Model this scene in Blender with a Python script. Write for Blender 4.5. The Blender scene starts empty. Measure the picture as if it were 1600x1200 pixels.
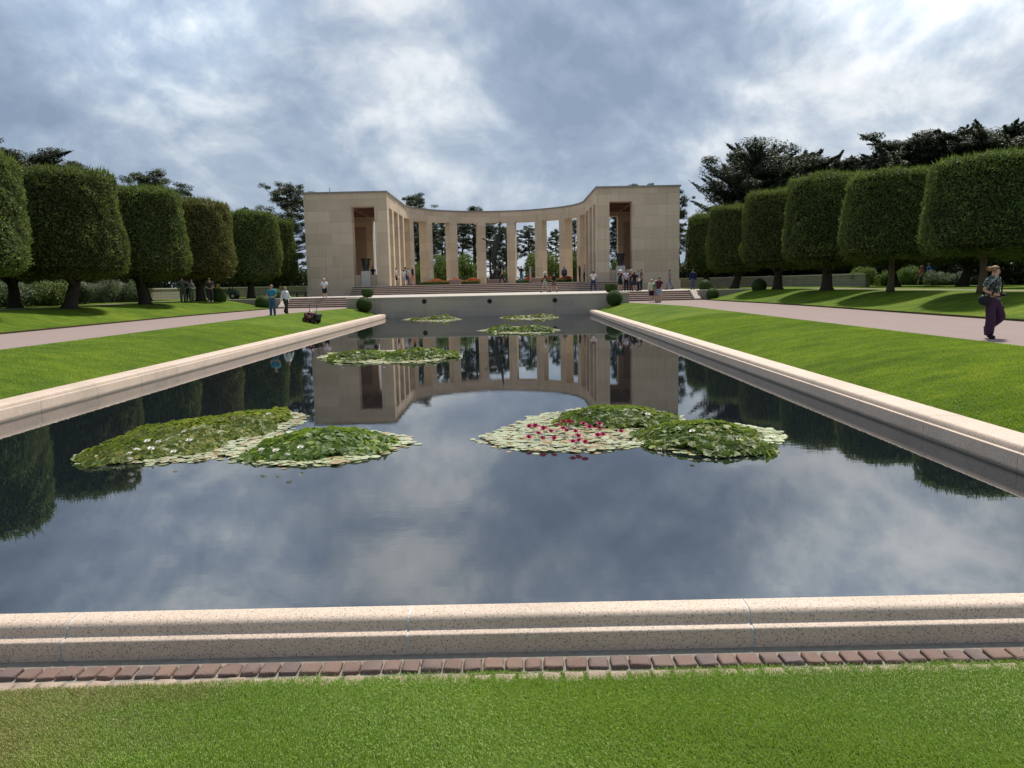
import bpy, bmesh, math, random
import numpy as np
from mathutils import Vector, Matrix
S = bpy.context.scene
COL = S.collection
R = math.radians
# ------------------------------------------------------------------ camera
PITCH, ROLL, EYE, FPX = R(7.36), 0.0205, 2.2, 1200.0
CX = 1.63
cam_d = bpy.data.cameras.new("camera"); cam = bpy.data.objects.new("camera", cam_d); COL.objects.link(cam)
cam_d.sensor_width = 36.0; cam_d.lens = FPX / 1600 * 36; cam_d.clip_end = 6000; cam_d.clip_start = 0.05
CAMM = Matrix.Translation((CX, 0, EYE)) @ Matrix.Rotation(R(90) - PITCH, 4, 'X') @ Matrix.Rotation(-ROLL, 4, 'Z')
cam.matrix_world = CAMM
S.camera = cam
# ------------------------------------------------------------------ world
SUN_AZ, SUN_EL = R(22), R(57)          # azimuth clockwise from +Y
def N(nt, t, ins=None, **props):
    n = nt.nodes.new(t)
    for k, v in props.items(): setattr(n, k, v)
    for k, v in (ins or {}).items():
        s = n.inputs[k]
        if isinstance(v, bpy.types.NodeSocket): nt.links.new(v, s)
        else: s.default_value = v
    return n
def M(nt, op, a, b=None, c=None, clamp=False):
    ins = {0: a}
    if b is not None: ins[1] = b
    if c is not None: ins[2] = c
    n = N(nt, 'ShaderNodeMath', ins, operation=op); n.use_clamp = clamp
    return n.outputs[0]
def VM(nt, op, a, b=None, scale=None):
    ins = {0: a}
    if b is not None: ins[1] = b
    n = N(nt, 'ShaderNodeVectorMath', ins, operation=op)
    if scale is not None: n.inputs['Scale'].default_value = scale
    return n.outputs['Value'] if op in ('DOT_PRODUCT', 'LENGTH') else n.outputs[0]
def ramp(nt, fac, stops, interp='LINEAR'):
    n = N(nt, 'ShaderNodeValToRGB', {0: fac}); cr = n.color_ramp; cr.interpolation = interp
    while len(cr.elements) < len(stops): cr.elements.new(0.5)
    for e, (p, c) in zip(cr.elements, stops):
        e.position = p
        e.color = (c, c, c, 1) if isinstance(c, (int, float)) else (*c, 1)
    return n.outputs[0]
def mix(nt, fac, a, b, blend='MIX'):
    n = N(nt, 'ShaderNodeMix', None, data_type='RGBA', blend_type=blend)
    for k, v in ((0, fac), (6, a), (7, b)):
        if isinstance(v, bpy.types.NodeSocket): nt.links.new(v, n.inputs[k])
        else: n.inputs[k].default_value = v if k == 0 else ((*v, 1) if len(v) == 3 else v)
    return n.outputs[2]
def noise(nt, vec, scale, detail=4, rough=.55, dist=0., out=0):
    return N(nt, 'ShaderNodeTexNoise', {'Vector': vec, 'Scale': scale, 'Detail': detail, 'Roughness': rough, 'Distortion': dist}).outputs[out]

W = bpy.data.worlds.new("World"); S.world = W; W.use_nodes = True
nt = W.node_tree; nt.nodes.clear()
sky = N(nt, 'ShaderNodeTexSky', None, sky_type='NISHITA', sun_disc=False, sun_elevation=SUN_EL, sun_rotation=SUN_AZ, altitude=50, air_density=1.0, dust_density=2.0)
tc = N(nt, 'ShaderNodeTexCoord').outputs['Generated']
sx = N(nt, 'ShaderNodeSeparateXYZ', {0: tc})
sph = N(nt, 'ShaderNodeMapping', {0: VM(nt, 'NORMALIZE', tc), 3: (1.0, 1.0, 1.30)}).outputs[0]
warp = noise(nt, sph, 2.2, 3, .5, 0, 1)
cpw = VM(nt, 'ADD', sph, VM(nt, 'SCALE', VM(nt, 'SUBTRACT', warp, (.5, .5, .5)), scale=.22))
OFF = (4.3, 1.2, 7.7)
def cl(v, off): return noise(nt, VM(nt, 'ADD', v, off), 2.7, 11, .575)
n1 = cl(cpw, OFF)
sd_ = Vector((math.sin(SUN_AZ)*.6, 0, 1)).normalized()*.032
relief = M(nt, 'SUBTRACT', n1, cl(VM(nt, 'ADD', cpw, tuple(sd_)), OFF))
n2 = noise(nt, VM(nt, 'ADD', cpw, (2.1, 4.4, 2.0)), 9.5, 7, .6)
n3 = noise(nt, VM(nt, 'ADD', sph, (1.1, 9.4, 5.0)), 1.5, 3, .5)
def blob(dirv, c0, c1):                # smooth brightness lobe round a direction of the sky
    d = Vector(dirv).normalized()
    return N(nt, 'ShaderNodeMapRange', {0: VM(nt, 'DOT_PRODUCT', VM(nt, 'NORMALIZE', tc), tuple(d)), 1: c0, 2: c1, 3: 0.0, 4: 1.0}, interpolation_type='SMOOTHSTEP').outputs[0]
def pxdir(px, py):
    v = CAMM.to_3x3() @ Vector(((px - 800) / FPX, (600 - py) / FPX, -1)); return v.normalized()
sd0 = (math.sin(SUN_AZ)*math.cos(SUN_EL), math.cos(SUN_AZ)*math.cos(SUN_EL), math.sin(SUN_EL))
def pxmir(px, py): v = pxdir(px, py); v.z = -v.z; return v
# lightness of the overcast: thin places glow, thick places are slate grey, edges towards the sun catch light
br = M(nt, 'ADD', M(nt, 'MULTIPLY', M(nt, 'SUBTRACT', .5, n1), .54), M(nt, 'MULTIPLY', M(nt, 'SUBTRACT', n2, .5), .15))
br = M(nt, 'ADD', M(nt, 'ADD', br, .485), M(nt, 'ADD', M(nt, 'MULTIPLY', relief, 1.9), M(nt, 'MULTIPLY', M(nt, 'SUBTRACT', n3, .5), .20)))
for (d, c0, c1, a) in ((pxdir(1420, 60), .90, 1.0, .062), (pxdir(1500, 230), .975, 1.0, .06), (pxdir(650, 110), .985, 1.0, .06), (pxdir(700, 200), .992, 1.0, .05), (pxdir(1300, 130), .985, 1.0, .02), (pxdir(930, 120), .975, 1.0, -.08),
                       (pxdir(150, 110), .94, 1.0, -.075), (pxdir(300, 270), .985, 1.0, .05), (pxmir(1350, 890), .978, .998, .09), (pxmir(960, 850), .975, 1.0, -.12), (pxmir(670, 850), .988, 1.0, .13), (pxmir(880, 915), .996, 1.0, .16), (pxmir(280, 900), .975, 1.0, .08)):
    br = M(nt, 'ADD', br, M(nt, 'MULTIPLY', blob(d, c0, c1), a))
skyc = ramp(nt, br, [(.30, (.235, .305, .425)), (.42, (.305, .385, .51)), (.50, (.385, .465, .58)), (.59, (.54, .61, .695)), (.68, (.76, .80, .845)), (.79, (.96, .965, .97))])
nish = VM(nt, 'SCALE', sky.outputs[0], scale=.09)
skyc = mix(nt, .12, skyc, nish)
glow = 1.0
for (d, c0, c1, a) in ((sd0, .74, .99, 1.1), (pxmir(1400, 975), .980, .998, .40), (pxmir(300, 960), .978, .998, .35)):
    glow = M(nt, 'ADD', glow, M(nt, 'MULTIPLY', blob(d, c0, c1), a))
skyc = N(nt, 'ShaderNodeVectorMath', {0: skyc, 1: N(nt, 'ShaderNodeCombineXYZ', {0: glow, 1: glow, 2: M(nt, 'ADD', M(nt, 'MULTIPLY', glow, .94), .06)}).outputs[0]}, operation='MULTIPLY').outputs[0]
bg = N(nt, 'ShaderNodeBackground', {0: skyc, 1: 1.0})
nt.links.new(bg.outputs[0], N(nt, 'ShaderNodeOutputWorld').inputs[0])
# ------------------------------------------------------------------ sun
sun_d = bpy.data.lights.new("sun", 'SUN'); sun = bpy.data.objects.new("sun", sun_d); COL.objects.link(sun)
sun_d.energy = 5.0; sun_d.angle = R(4); sun_d.color = (1.0, .93, .82)
sdir = Vector((math.sin(SUN_AZ) * math.cos(SUN_EL), math.cos(SUN_AZ) * math.cos(SUN_EL), math.sin(SUN_EL)))
sun.rotation_euler = sdir.to_track_quat('Z', 'Y').to_euler(); sun.location = (30, 40, 60)
S.view_settings.view_transform = 'Standard'; S.view_settings.look = 'None'; S.view_settings.gamma = 1.0
S.view_settings.exposure = 0.12
S.cycles.max_bounces = 7; S.cycles.diffuse_bounces = 3; S.cycles.glossy_bounces = 4; S.cycles.transmission_bounces = 3; S.cycles.transparent_max_bounces = 6
S.cycles.use_denoising = True
# ------------------------------------------------------------------ helpers
rng = np.random.default_rng(7); rnd = random.Random(11)
def at(px, py, y=None, z=None):
    """point seen at a photo pixel at depth y or height z (used once, to measure the place)"""
    v = CAMM.to_3x3() @ Vector(((px - 800) / FPX, (600 - py) / FPX, -1))
    t = (y / v.y) if y is not None else ((z - EYE) / v.z)
    return Vector((CX, 0, EYE)) + v * t
def tag(o, label=None, cat=None, group=None, kind=None):
    if label: o['label'] = label
    if cat: o['category'] = cat
    if group: o['group'] = group
    if kind: o['kind'] = kind
    return o
def empty(name, loc=(0, 0, 0), rz=0.0, label=None, cat=None, group=None):
    o = bpy.data.objects.new(name, None); COL.objects.link(o); o.location = loc; o.rotation_euler = (0, 0, rz); o.empty_display_size = .3
    return tag(o, label, cat, group)
def link(name, me, parent=None, loc=None, rz=None):
    o = bpy.data.objects.new(name, me); COL.objects.link(o)
    if parent is not None: o.parent = parent
    if loc is not None: o.location = loc
    if rz is not None: o.rotation_euler = (0, 0, rz)
    return o
def copy_tree(o, parent=None):
    c = o.copy(); COL.objects.link(c); c.parent = parent
    for ch in list(o.children): copy_tree(ch, c)
    return c
def mesh_np(name, V, F, mat=None, smooth=False, midx=None, mats=None):
    """V (n,3), F list of arrays each (m,k)"""
    me = bpy.data.meshes.new(name); V = np.asarray(V, np.float32)
    if not isinstance(F, (list, tuple)): F = [F]
    F = [np.asarray(f, np.int32) for f in F if len(f)]
    loops = np.concatenate([f.ravel() for f in F]); tot = np.concatenate([np.full(len(f), f.shape[1], np.int32) for f in F])
    start = np.concatenate([[0], np.cumsum(tot)[:-1]]).astype(np.int32)
    me.vertices.add(len(V)); me.vertices.foreach_set('co', V.ravel())
    me.loops.add(len(loops)); me.loops.foreach_set('vertex_index', loops)
    me.polygons.add(len(tot)); me.polygons.foreach_set('loop_start', start)
    try: me.polygons.foreach_set('loop_total', tot)
    except Exception: pass
    for m in (mats or ([mat] if mat else [])): me.materials.append(m)
    if midx is not None: me.polygons.foreach_set('material_index', np.asarray(midx, np.int32))
    me.polygons.foreach_set('use_smooth', np.full(len(tot), smooth, bool))
    me.update(calc_edges=True); me.validate()
    return me
class MB:
    def __init__(s): s.v = []; s.f = []
    def add(s, vs, fs):
        b = len(s.v); s.v += [tuple(p) for p in vs]; s.f += [tuple(i + b for i in f) for f in fs]; return s
    def box(s, x0, x1, y0, y1, z0, z1, bev=0.0):
        if x0 > x1: x0, x1 = x1, x0
        if bev <= 0:
            return s.add([(x0,y0,z0),(x1,y0,z0),(x1,y1,z0),(x0,y1,z0),(x0,y0,z1),(x1,y0,z1),(x1,y1,z1),(x0,y1,z1)],
                         [(0,3,2,1),(4,5,6,7),(0,1,5,4),(1,2,6,5),(2,3,7,6),(3,0,4,7)])
        bm = bmesh.new(); bmesh.ops.create_cube(bm, size=1, matrix=Matrix.Translation(((x0+x1)/2,(y0+y1)/2,(z0+z1)/2)) @ Matrix.Diagonal((x1-x0,y1-y0,z1-z0,1)))
        bmesh.ops.bevel(bm, geom=bm.edges[:], offset=bev, segments=2, affect='EDGES', profile=.5)
        return s.bm(bm)
    def bm(s, bm, mat=None):
        bm.verts.index_update()
        s.add([(mat @ v.co if mat else v.co) for v in bm.verts], [tuple(v.index for v in f.verts) for f in bm.faces]); bm.free(); return s
    def tube(s, pts, rad, seg=8, caps=True, flat=1.0):
        pts = [Vector(p) for p in pts]; rings = []
        n = len(pts); up = Vector((0, 0, 1))
        rad = rad if hasattr(rad, '__len__') else [rad] * n
        b = len(s.v); prev = None
        for i, p in enumerate(pts):
            t = (pts[min(i + 1, n - 1)] - pts[max(i - 1, 0)]).normalized()
            if prev is None:
                a = t.cross(Vector((1, 0, 0)) if abs(t.x) < .9 else Vector((0, 1, 0))).normalized()
            else: a = (prev - t * prev.dot(t)).normalized()
            prev = a; c = t.cross(a)
            for k in range(seg):
                an = 2 * math.pi * k / seg
                s.v.append(tuple(p + (a * math.cos(an) + c * math.sin(an) * flat) * rad[i]))
        for i in range(n - 1):
            for k in range(seg):
                s.f.append((b + i*seg + k, b + i*seg + (k+1) % seg, b + (i+1)*seg + (k+1) % seg, b + (i+1)*seg + k))
        if caps:
            s.f.append(tuple(b + k for k in reversed(range(seg)))); s.f.append(tuple(b + (n-1)*seg + k for k in range(seg)))
        return s
    def lathe(s, prof, seg=16, loc=(0, 0, 0)):
        b = len(s.v)
        for r, z in prof:
            for k in range(seg):
                an = 2*math.pi*k/seg; s.v.append((loc[0] + r*math.cos(an), loc[1] + r*math.sin(an), loc[2] + z))
        for i in range(len(prof) - 1):
            for k in range(seg): s.f.append((b+i*seg+k, b+i*seg+(k+1) % seg, b+(i+1)*seg+(k+1) % seg, b+(i+1)*seg+k))
        s.f.append(tuple(b + k for k in reversed(range(seg)))); s.f.append(tuple(b + (len(prof)-1)*seg + k for k in range(seg)))
        return s
    def sphere(s, c, r, seg=12, sc=(1, 1, 1)):
        bm = bmesh.new(); bmesh.ops.create_uvsphere(bm, u_segments=seg, v_segments=max(6, seg*2//3), radius=1,
            matrix=Matrix.Translation(c) @ Matrix.Diagonal((r*sc[0], r*sc[1], r*sc[2], 1)))
        return s.bm(bm)
    def extrude(s, sec, axis_pts):
        """closed section list of (a,z) swept along x from axis_pts[0] to [1]: vertices (x,a,z)"""
        x0, x1 = axis_pts; n = len(sec)
        return s.add([(x0, a, z) for a, z in sec] + [(x1, a, z) for a, z in sec],
                     [tuple(range(n)), tuple(reversed(range(n, 2*n)))] + [(i, i+n, (i+1) % n + n, (i+1) % n) for i in range(n)])
    def build(s, name, mat, parent=None, smooth=False, loc=None, rz=None, angle=None):
        me = bpy.data.meshes.new(name); me.from_pydata(s.v, [], s.f); me.materials.append(mat)
        bm = bmesh.new(); bm.from_mesh(me); bmesh.ops.recalc_face_normals(bm, faces=bm.faces); bm.to_mesh(me); bm.free()
        if smooth or angle:
            me.polygons.foreach_set('use_smooth', [True] * len(me.polygons))
            if angle: me.set_sharp_from_angle(angle=R(angle))
        me.update()
        return link(name, me, parent, loc, rz)
# ------------------------------------------------------------------ materials
def newmat(name):
    m = bpy.data.materials.new(name); m.use_nodes = True; t = m.node_tree; t.nodes.clear()
    o = N(t, 'ShaderNodeOutputMaterial'); return m, t, o
def geo(t): return N(t, 'ShaderNodeNewGeometry')
def fin(t, o, col, rough=.8, spec=.3, bump=None, bstr=.3, bdist=.01, metal=0.0, **kw):
    ins = {'Base Color': col if isinstance(col, bpy.types.NodeSocket) else (*col, 1), 'Roughness': rough, 'Metallic': metal, 'Specular IOR Level': spec}
    ins.update(kw)
    if bump is not None:
        ins['Normal'] = N(t, 'ShaderNodeBump', {'Strength': bstr, 'Distance': bdist, 'Height': bump}).outputs[0]
    p = N(t, 'ShaderNodeBsdfPrincipled', ins); t.links.new(p.outputs[0], o.inputs[0]); return p
def pmat(name, col, rough=.7, spec=.3, var=.12, scale=6.0, metal=0.0, bump=0.0):
    m, t, o = newmat(name); g = geo(t)
    n = noise(t, N(t, 'ShaderNodeTexCoord').outputs['Object'], scale, 4)
    c = mix(t, n, tuple(x * (1 - var*1.6) for x in col), tuple(min(1, x * (1 + var*1.6)) for x in col))
    fin(t, o, c, rough, spec, n if bump else None, bump, .02, metal); return m
def leafmat(name, c_dark, c_pale, c_tip=None, scale=.7, trans=.25, rough=.55, spec=.3, zc=None):
    m, t, o = newmat(name); g = geo(t)
    oi = N(t, 'ShaderNodeObjectInfo').outputs['Random']
    big = noise(t, g.outputs['Position'], scale, 4, .6)
    r = M(t, 'ADD', M(t, 'MULTIPLY', g.outputs['Random Per Island'], .5), M(t, 'MULTIPLY', M(t, 'SUBTRACT', M(t, 'MULTIPLY', big, 1.6), .3), .5))
    c = mix(t, r, c_dark, c_pale)  # tone mixed at random per leaf and by noise
    if c_tip: c = mix(t, ramp(t, M(t, 'MULTIPLY', g.outputs['Random Per Island'], M(t, 'ADD', big, .5)), [(.80, 0.0), (.9, 1.0)]), c, c_tip)
    c = N(t, 'ShaderNodeHueSaturation', {'Color': c, 'Hue': M(t, 'ADD', .487, M(t, 'MULTIPLY', oi, .026)), 'Value': M(t, 'ADD', .85, M(t, 'MULTIPLY', oi, .3))}).outputs[0]
    p = N(t, 'ShaderNodeBsdfPrincipled', {'Base Color': c, 'Roughness': rough, 'Specular IOR Level': spec})
    tr = N(t, 'ShaderNodeBsdfTranslucent', {0: mix(t, .5, c, (.25, .35, .05), 'MIX')})
    ms = N(t, 'ShaderNodeMixShader', {0: trans, 1: p.outputs[0], 2: tr.outputs[0]}); t.links.new(ms.outputs[0], o.inputs[0]); return m

def stonemat(name, c1, c2, bw=2.3, bh=1.09, zoff=.08, mort=.012, mcol=None, var=.5, rough=.85):
    m, t, o = newmat(name); g = geo(t); p = N(t, 'ShaderNodeSeparateXYZ', {0: g.outputs['Position']})
    u = M(t, 'ADD', p.outputs[0], p.outputs[1]); w = M(t, 'ADD', p.outputs[2], zoff)
    v = N(t, 'ShaderNodeCombineXYZ', {0: u, 1: w, 2: 0.0}).outputs[0]
    b = N(t, 'ShaderNodeTexBrick', {'Vector': v, 'Color1': (0, 0, 0, 1), 'Color2': (1, 1, 1, 1), 'Mortar': (.5, .5, .5, 1), 'Scale': 1.0, 'Mortar Size': mort, 'Mortar Smooth': .2,
          'Bias': 0.0, 'Brick Width': bw, 'Row Height': bh}); b.offset = .43; b.squash = 1.0
    fine = noise(t, g.outputs['Position'], 9, 6, .65); big = noise(t, g.outputs['Position'], .45, 4, .6)
    band = noise(t, N(t, 'ShaderNodeMapping', {0: v, 3: (.5, 5.0, 1)}).outputs[0], 1.0, 4, .6)
    f = M(t, 'ADD', M(t, 'MULTIPLY', b.outputs[0], var), M(t, 'ADD', M(t, 'MULTIPLY', big, .45), M(t, 'ADD', M(t, 'MULTIPLY', band, .3), M(t, 'MULTIPLY', fine, .25))))
    c = mix(t, M(t, 'MULTIPLY', f, 1 / (1 + var)), c1, c2)
    c = mix(t, M(t, 'MULTIPLY', b.outputs['Fac'], .7), c, mcol or tuple(x * .72 for x in c1))
    streak = noise(t, N(t, 'ShaderNodeMapping', {0: v, 3: (3.0, .12, 1)}).outputs[0], 1.0, 5, .7)
    c = mix(t, M(t, 'MULTIPLY', ramp(t, streak, [(.52, 0.0), (.75, 1.0)]), .35), c, tuple(x * .62 for x in c1))
    hgt = M(t, 'SUBTRACT', fine, M(t, 'MULTIPLY', b.outputs['Fac'], 2.0))
    fin(t, o, c, rough, .2, hgt, .25, .01); return m
MT = {}
MT['stone'] = stonemat('limestone', (.44, .35, .245), (.70, .57, .42), var=.75)
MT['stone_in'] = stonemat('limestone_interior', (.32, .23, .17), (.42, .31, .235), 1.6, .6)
MT['wall'] = stonemat('retaining_wall_stone', (.30, .26, .215), (.43, .375, .315), 1.55, .62, .13, .018, (.42, .38, .33), .6)
MT['lowwall'] = stonemat('low_wall_stone', (.26, .24, .19), (.38, .345, .28), 1.1, .24, .0, .03, (.18, .16, .13), .6)
MT['cap'] = pmat('wall_cap_stone', (.52, .47, .40), .8, .2, .12, 3)
MT['roofcap'] = pmat('roof_edging_stone', (.26, .245, .225), .8, .2, .2, 3)
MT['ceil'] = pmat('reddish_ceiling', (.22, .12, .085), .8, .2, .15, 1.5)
MT['bronze'] = pmat('dark_bronze', (.035, .036, .034), .42, .5, .3, 5, .55)
MT['redgranite'] = pmat('red_granite', (.26, .17, .14), .6, .4, .15, 30)
MT['white_stone'] = pmat('pale_pedestal_stone', (.46, .44, .40), .7, .3, .1, 4)
def stepmat(name, top, riser):
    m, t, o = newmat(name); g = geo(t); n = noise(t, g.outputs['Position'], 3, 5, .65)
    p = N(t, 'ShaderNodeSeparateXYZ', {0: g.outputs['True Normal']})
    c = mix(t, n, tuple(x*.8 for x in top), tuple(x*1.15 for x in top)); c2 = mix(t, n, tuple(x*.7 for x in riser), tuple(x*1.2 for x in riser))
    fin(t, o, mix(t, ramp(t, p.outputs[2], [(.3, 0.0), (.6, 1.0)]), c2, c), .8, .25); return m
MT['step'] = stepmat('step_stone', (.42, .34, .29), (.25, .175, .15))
MT['paving'] = pmat('platform_paving', (.40, .36, .32), .85, .2, .15, .9)
# granite of the pool edge: pale pink stone full of dark and rusty grains
m, t, o = newmat('speckled_granite'); g = geo(t); P = g.outputs['Position']
n = noise(t, P, 2.0, 5, .6); c = mix(t, n, (.47, .355, .275), (.62, .49, .39))
v1 = N(t, 'ShaderNodeTexVoronoi', {'Vector': P, 'Scale': 150.0, 'Randomness': 1.0}); v1c = N(t, 'ShaderNodeSeparateColor', {0: v1.outputs['Color']})
c = mix(t, M(t, 'MULTIPLY', v1c.outputs[0], .6), c, (.72, .56, .42)); c = mix(t, M(t, 'MULTIPLY', v1c.outputs[1], .5), c, (.34, .28, .25))
v2 = N(t, 'ShaderNodeTexVoronoi', {'Vector': VM(t, 'ADD', P, VM(t, 'SCALE', noise(t, P, 60, 3, .5, 0, 1), scale=.02)), 'Scale': 95.0, 'Randomness': 1.0}); v2c = N(t, 'ShaderNodeSeparateColor', {0: v2.outputs['Color']})
spk = M(t, 'MULTIPLY', ramp(t, v2.outputs['Distance'], [(.30, 1.0), (.42, 0.0)]), ramp(t, M(t, 'ADD', v2c.outputs[0], M(t, 'MULTIPLY', noise(t, P, 8, 3), .3)), [(.66, 0.0), (.74, 1.0)]))
c = mix(t, M(t, 'MULTIPLY', spk, .78), c, (.05, .045, .04))
zc_ = N(t, 'ShaderNodeSeparateXYZ', {0: P}).outputs[2]; tide = M(t, 'MULTIPLY', ramp(t, M(t, 'ADD', zc_, M(t, 'MULTIPLY', noise(t, P, 3, 4), .03)), [(.035, 1.0), (.075, 0.0)]), .75)
c = mix(t, tide, c, (.07, .07, .05)); c = mix(t, M(t, 'MULTIPLY', ramp(t, noise(t, P, .9, 7, .7), [(.50, 0.0), (.70, 1.0)]), .38), c, (.26, .22, .17))
fin(t, o, c, .62, .35, M(t, 'ADD', v1.outputs['Distance'], n), .15, .003); MT['granite'] = m
MT['mortar'] = pmat('grey_mortar', (.21, .195, .165), .9, .1, .25, 25, 0, .4)
MT['joint'] = pmat('joint_sealant', (.50, .50, .48), .8, .2, .1, 20)
MT['jointdark'] = pmat('thin_joint', (.16, .13, .11), .9, .1, .1, 20)
m, t, o = newmat('porphyry_setts'); g = geo(t); r = g.outputs['Random Per Island']
c = ramp(t, r, [(0, (.12, .072, .060)), (.35, (.155, .085, .064)), (.6, (.10, .070, .070)), (.8, (.17, .10, .070)), (1, (.085, .062, .062))])
c = mix(t, M(t, 'MULTIPLY', noise(t, g.outputs['Position'], 45, 5, .7), .55), c, (.22, .165, .14))
fin(t, o, c, .75, .3, noise(t, g.outputs['Position'], 60, 5, .7), .6, .01); MT['sett'] = m
# gravel walk: pinkish fine aggregate
m, t, o = newmat('pink_gravel'); g = geo(t); P = g.outputs['Position']
c = mix(t, noise(t, N(t, 'ShaderNodeMapping', {0: P, 3: (1.6, .25, 1)}).outputs[0], 1.3, 7, .7), (.175, .128, .112), (.275, .205, .185)); c = mix(t, M(t, 'MULTIPLY', ramp(t, noise(t, P, 7, 4, .7), [(.58, 0.0), (.68, 1.0)]), .3), c, (.34, .30, .28)); c = mix(t, M(t, 'MULTIPLY', noise(t, P, 40, 3, .7), .8), c, (.29, .24, .23))
fin(t, o, c, .95, .1, noise(t, P, 60, 4, .7), .4, .01); MT['gravel'] = m
m, t, o = newmat('soil'); g = geo(t); fin(t, o, mix(t, noise(t, g.outputs['Position'], 6, 5), (.05, .035, .02), (.09, .065, .04)), .95, .1); MT['soil'] = m
# lawn
def grassmat(name, blades=False, near=True):
    m, t, o = newmat(name); g = geo(t); P = g.outputs['Position']
    big = noise(t, P, .35, 5, .6); mid = noise(t, P, 2.4, 5, .65)
    mp = N(t, 'ShaderNodeMapping', {0: P, 3: (.35, 1.1, 1)}).outputs[0]; st = noise(t, mp, 1.8, 5, .65)
    fine = noise(t, N(t, 'ShaderNodeMapping', {0: P, 3: (1.0, .55, 1)}).outputs[0], 38, 3, .7)
    f = M(t, 'ADD', M(t, 'ADD', M(t, 'MULTIPLY', big, .35), M(t, 'MULTIPLY', st, .45)), M(t, 'ADD', M(t, 'MULTIPLY', mid, .2), M(t, 'MULTIPLY', M(t, 'SUBTRACT', fine, .5), .7)))
    f = M(t, 'ADD', M(t, 'MULTIPLY', M(t, 'SUBTRACT', f, .5), 1.45), .5)
    c = ramp(t, f, [(.30, (.034, .068, .005)), (.46, (.062, .112, .007)), (.56, (.092, .145, .009)), (.70, (.15, .185, .016))])
    # worn yellow-brown turf near the left end of the near lawn
    sp = N(t, 'ShaderNodeSeparateXYZ', {0: P})
    d = M(t, 'ADD', M(t, 'MULTIPLY', M(t, 'SUBTRACT', sp.outputs[0], .35), -1.0), M(t, 'MULTIPLY', M(t, 'SUBTRACT', noise(t, P, 2.6, 5, .65), .5), 2.4))
    nearm = ramp(t, M(t, 'MULTIPLY', sp.outputs[1], .1), [(.40, 1.0), (.45, 0.0)])
    dm = M(t, 'MULTIPLY', N(t, 'ShaderNodeMapRange', {0: d, 1: 0.0, 2: 1.1, 3: 0.0, 4: .8}).outputs[0], nearm)
    if blades:
        ri = g.outputs['Random Per Island']
        c = mix(t, .55, mix(t, 1.0, c, (1.4, 1.55, 1.2), 'MULTIPLY'), (.30, .50, .045)) if near else mix(t, .20, mix(t, 1.0, c, (2.6, 2.45, 2.0), 'MULTIPLY'), (.38, .55, .05)); c = mix(t, M(t, 'MULTIPLY', ri, .4 if near else .22), c, (.36, .44, .13)); c = mix(t, ramp(t, ri, [(.90, 0.0), (.96, .8)]), c, (.34, .31, .16))
        c = mix(t, M(t, 'MULTIPLY', dm, M(t, 'ADD', .45, M(t, 'MULTIPLY', ri, .7))), c, (.31, .26, .11))
        p = N(t, 'ShaderNodeBsdfPrincipled', {'Base Color': c, 'Roughness': .5, 'Specular IOR Level': .35})
        tr = N(t, 'ShaderNodeBsdfTranslucent', {0: c}); ms = N(t, 'ShaderNodeMixShader', {0: .3, 1: p.outputs[0], 2: tr.outputs[0]}); t.links.new(ms.outputs[0], o.inputs[0])
    else:
        c = mix(t, dm, c, (.20, .17, .07)); c = mix(t, M(t, 'MULTIPLY', nearm, .55), c, (.03, .05, .008))  # near ground also darkened in colour for the shade among the blades
        fin(t, o, c, .85, .06, fine, .8, .04)
    return m
MT['grass'] = grassmat('lawn_grass'); MT['blade'] = grassmat('grass_blades', True); MT['blade2'] = grassmat('slope_grass_blades', True, False)
# water
m, t, o = newmat('dark_pool_water'); g = geo(t); P = g.outputs['Position']
r1 = noise(t, N(t, 'ShaderNodeMapping', {0: P, 3: (1.0, 2.2, 1)}).outputs[0], 2.2, 4, .55, .3)
r2 = noise(t, N(t, 'ShaderNodeMapping', {0: P, 3: (1.0, 1.8, 1)}).outputs[0], 9.0, 3, .5)
amp = ramp(t, noise(t, P, .22, 3, .5), [(.40, .25), (.62, 1.0)])
h = M(t, 'MULTIPLY', M(t, 'ADD', r1, M(t, 'MULTIPLY', r2, .16)), amp)
fin(t, o, (.007, .010, .013), .006, .5, h, .022, .028, 0.0, **{'IOR': 3.0}); MT['water'] = m
MT['bark'] = pmat('dark_bark', (.055, .045, .035), .95, .1, .35, 9, 0, .8)
MT['bark2'] = pmat('grey_brown_bark', (.11, .085, .055), .95, .1, .35, 9, 0, .8)
MT['oak'] = leafmat('holm_oak_leaves', (.028, .045, .012), (.105, .145, .034), (.20, .25, .07), .8, .30, .6, .18)
MT['oaky'] = leafmat('yellowing_oak_leaves', (.050, .056, .016), (.17, .15, .04), (.28, .23, .07), .8, .30, .6, .18)
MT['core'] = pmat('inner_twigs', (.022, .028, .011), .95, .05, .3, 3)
MT['pine'] = leafmat('pine_needles', (.016, .028, .014), (.042, .060, .028), None, .5, .1)
MT['cypress'] = leafmat('cypress_sprays', (.014, .022, .012), (.034, .046, .022), None, .5, .1)
MT['box'] = leafmat('clipped_box_leaves', (.035, .070, .014), (.070, .125, .022), None, 2.5, .2)
MT['bush'] = leafmat('bush_leaves', (.045, .085, .016), (.13, .19, .035), (.22, .28, .07), .8)
MT['greybush'] = leafmat('grey_green_leaves', (.055, .080, .050), (.13, .17, .11), None, 1.2)
MT['flowershrub'] = leafmat('white_flowering_shrub', (.10, .13, .07), (.40, .42, .34), (.7, .7, .66), 1.2)
MT['padm'] = leafmat('floating_lily_pads', (.34, .38, .20), (.62, .64, .42), (.42, .28, .12), 1.5, .15, .24, .8)  # pale pad tone has the glare of the sky put into its colour
MT['lilyleaf'] = leafmat('raised_lily_leaves', (.035, .075, .010), (.13, .20, .024), (.26, .30, .05), 1.2, .42, .5, .35)
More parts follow.
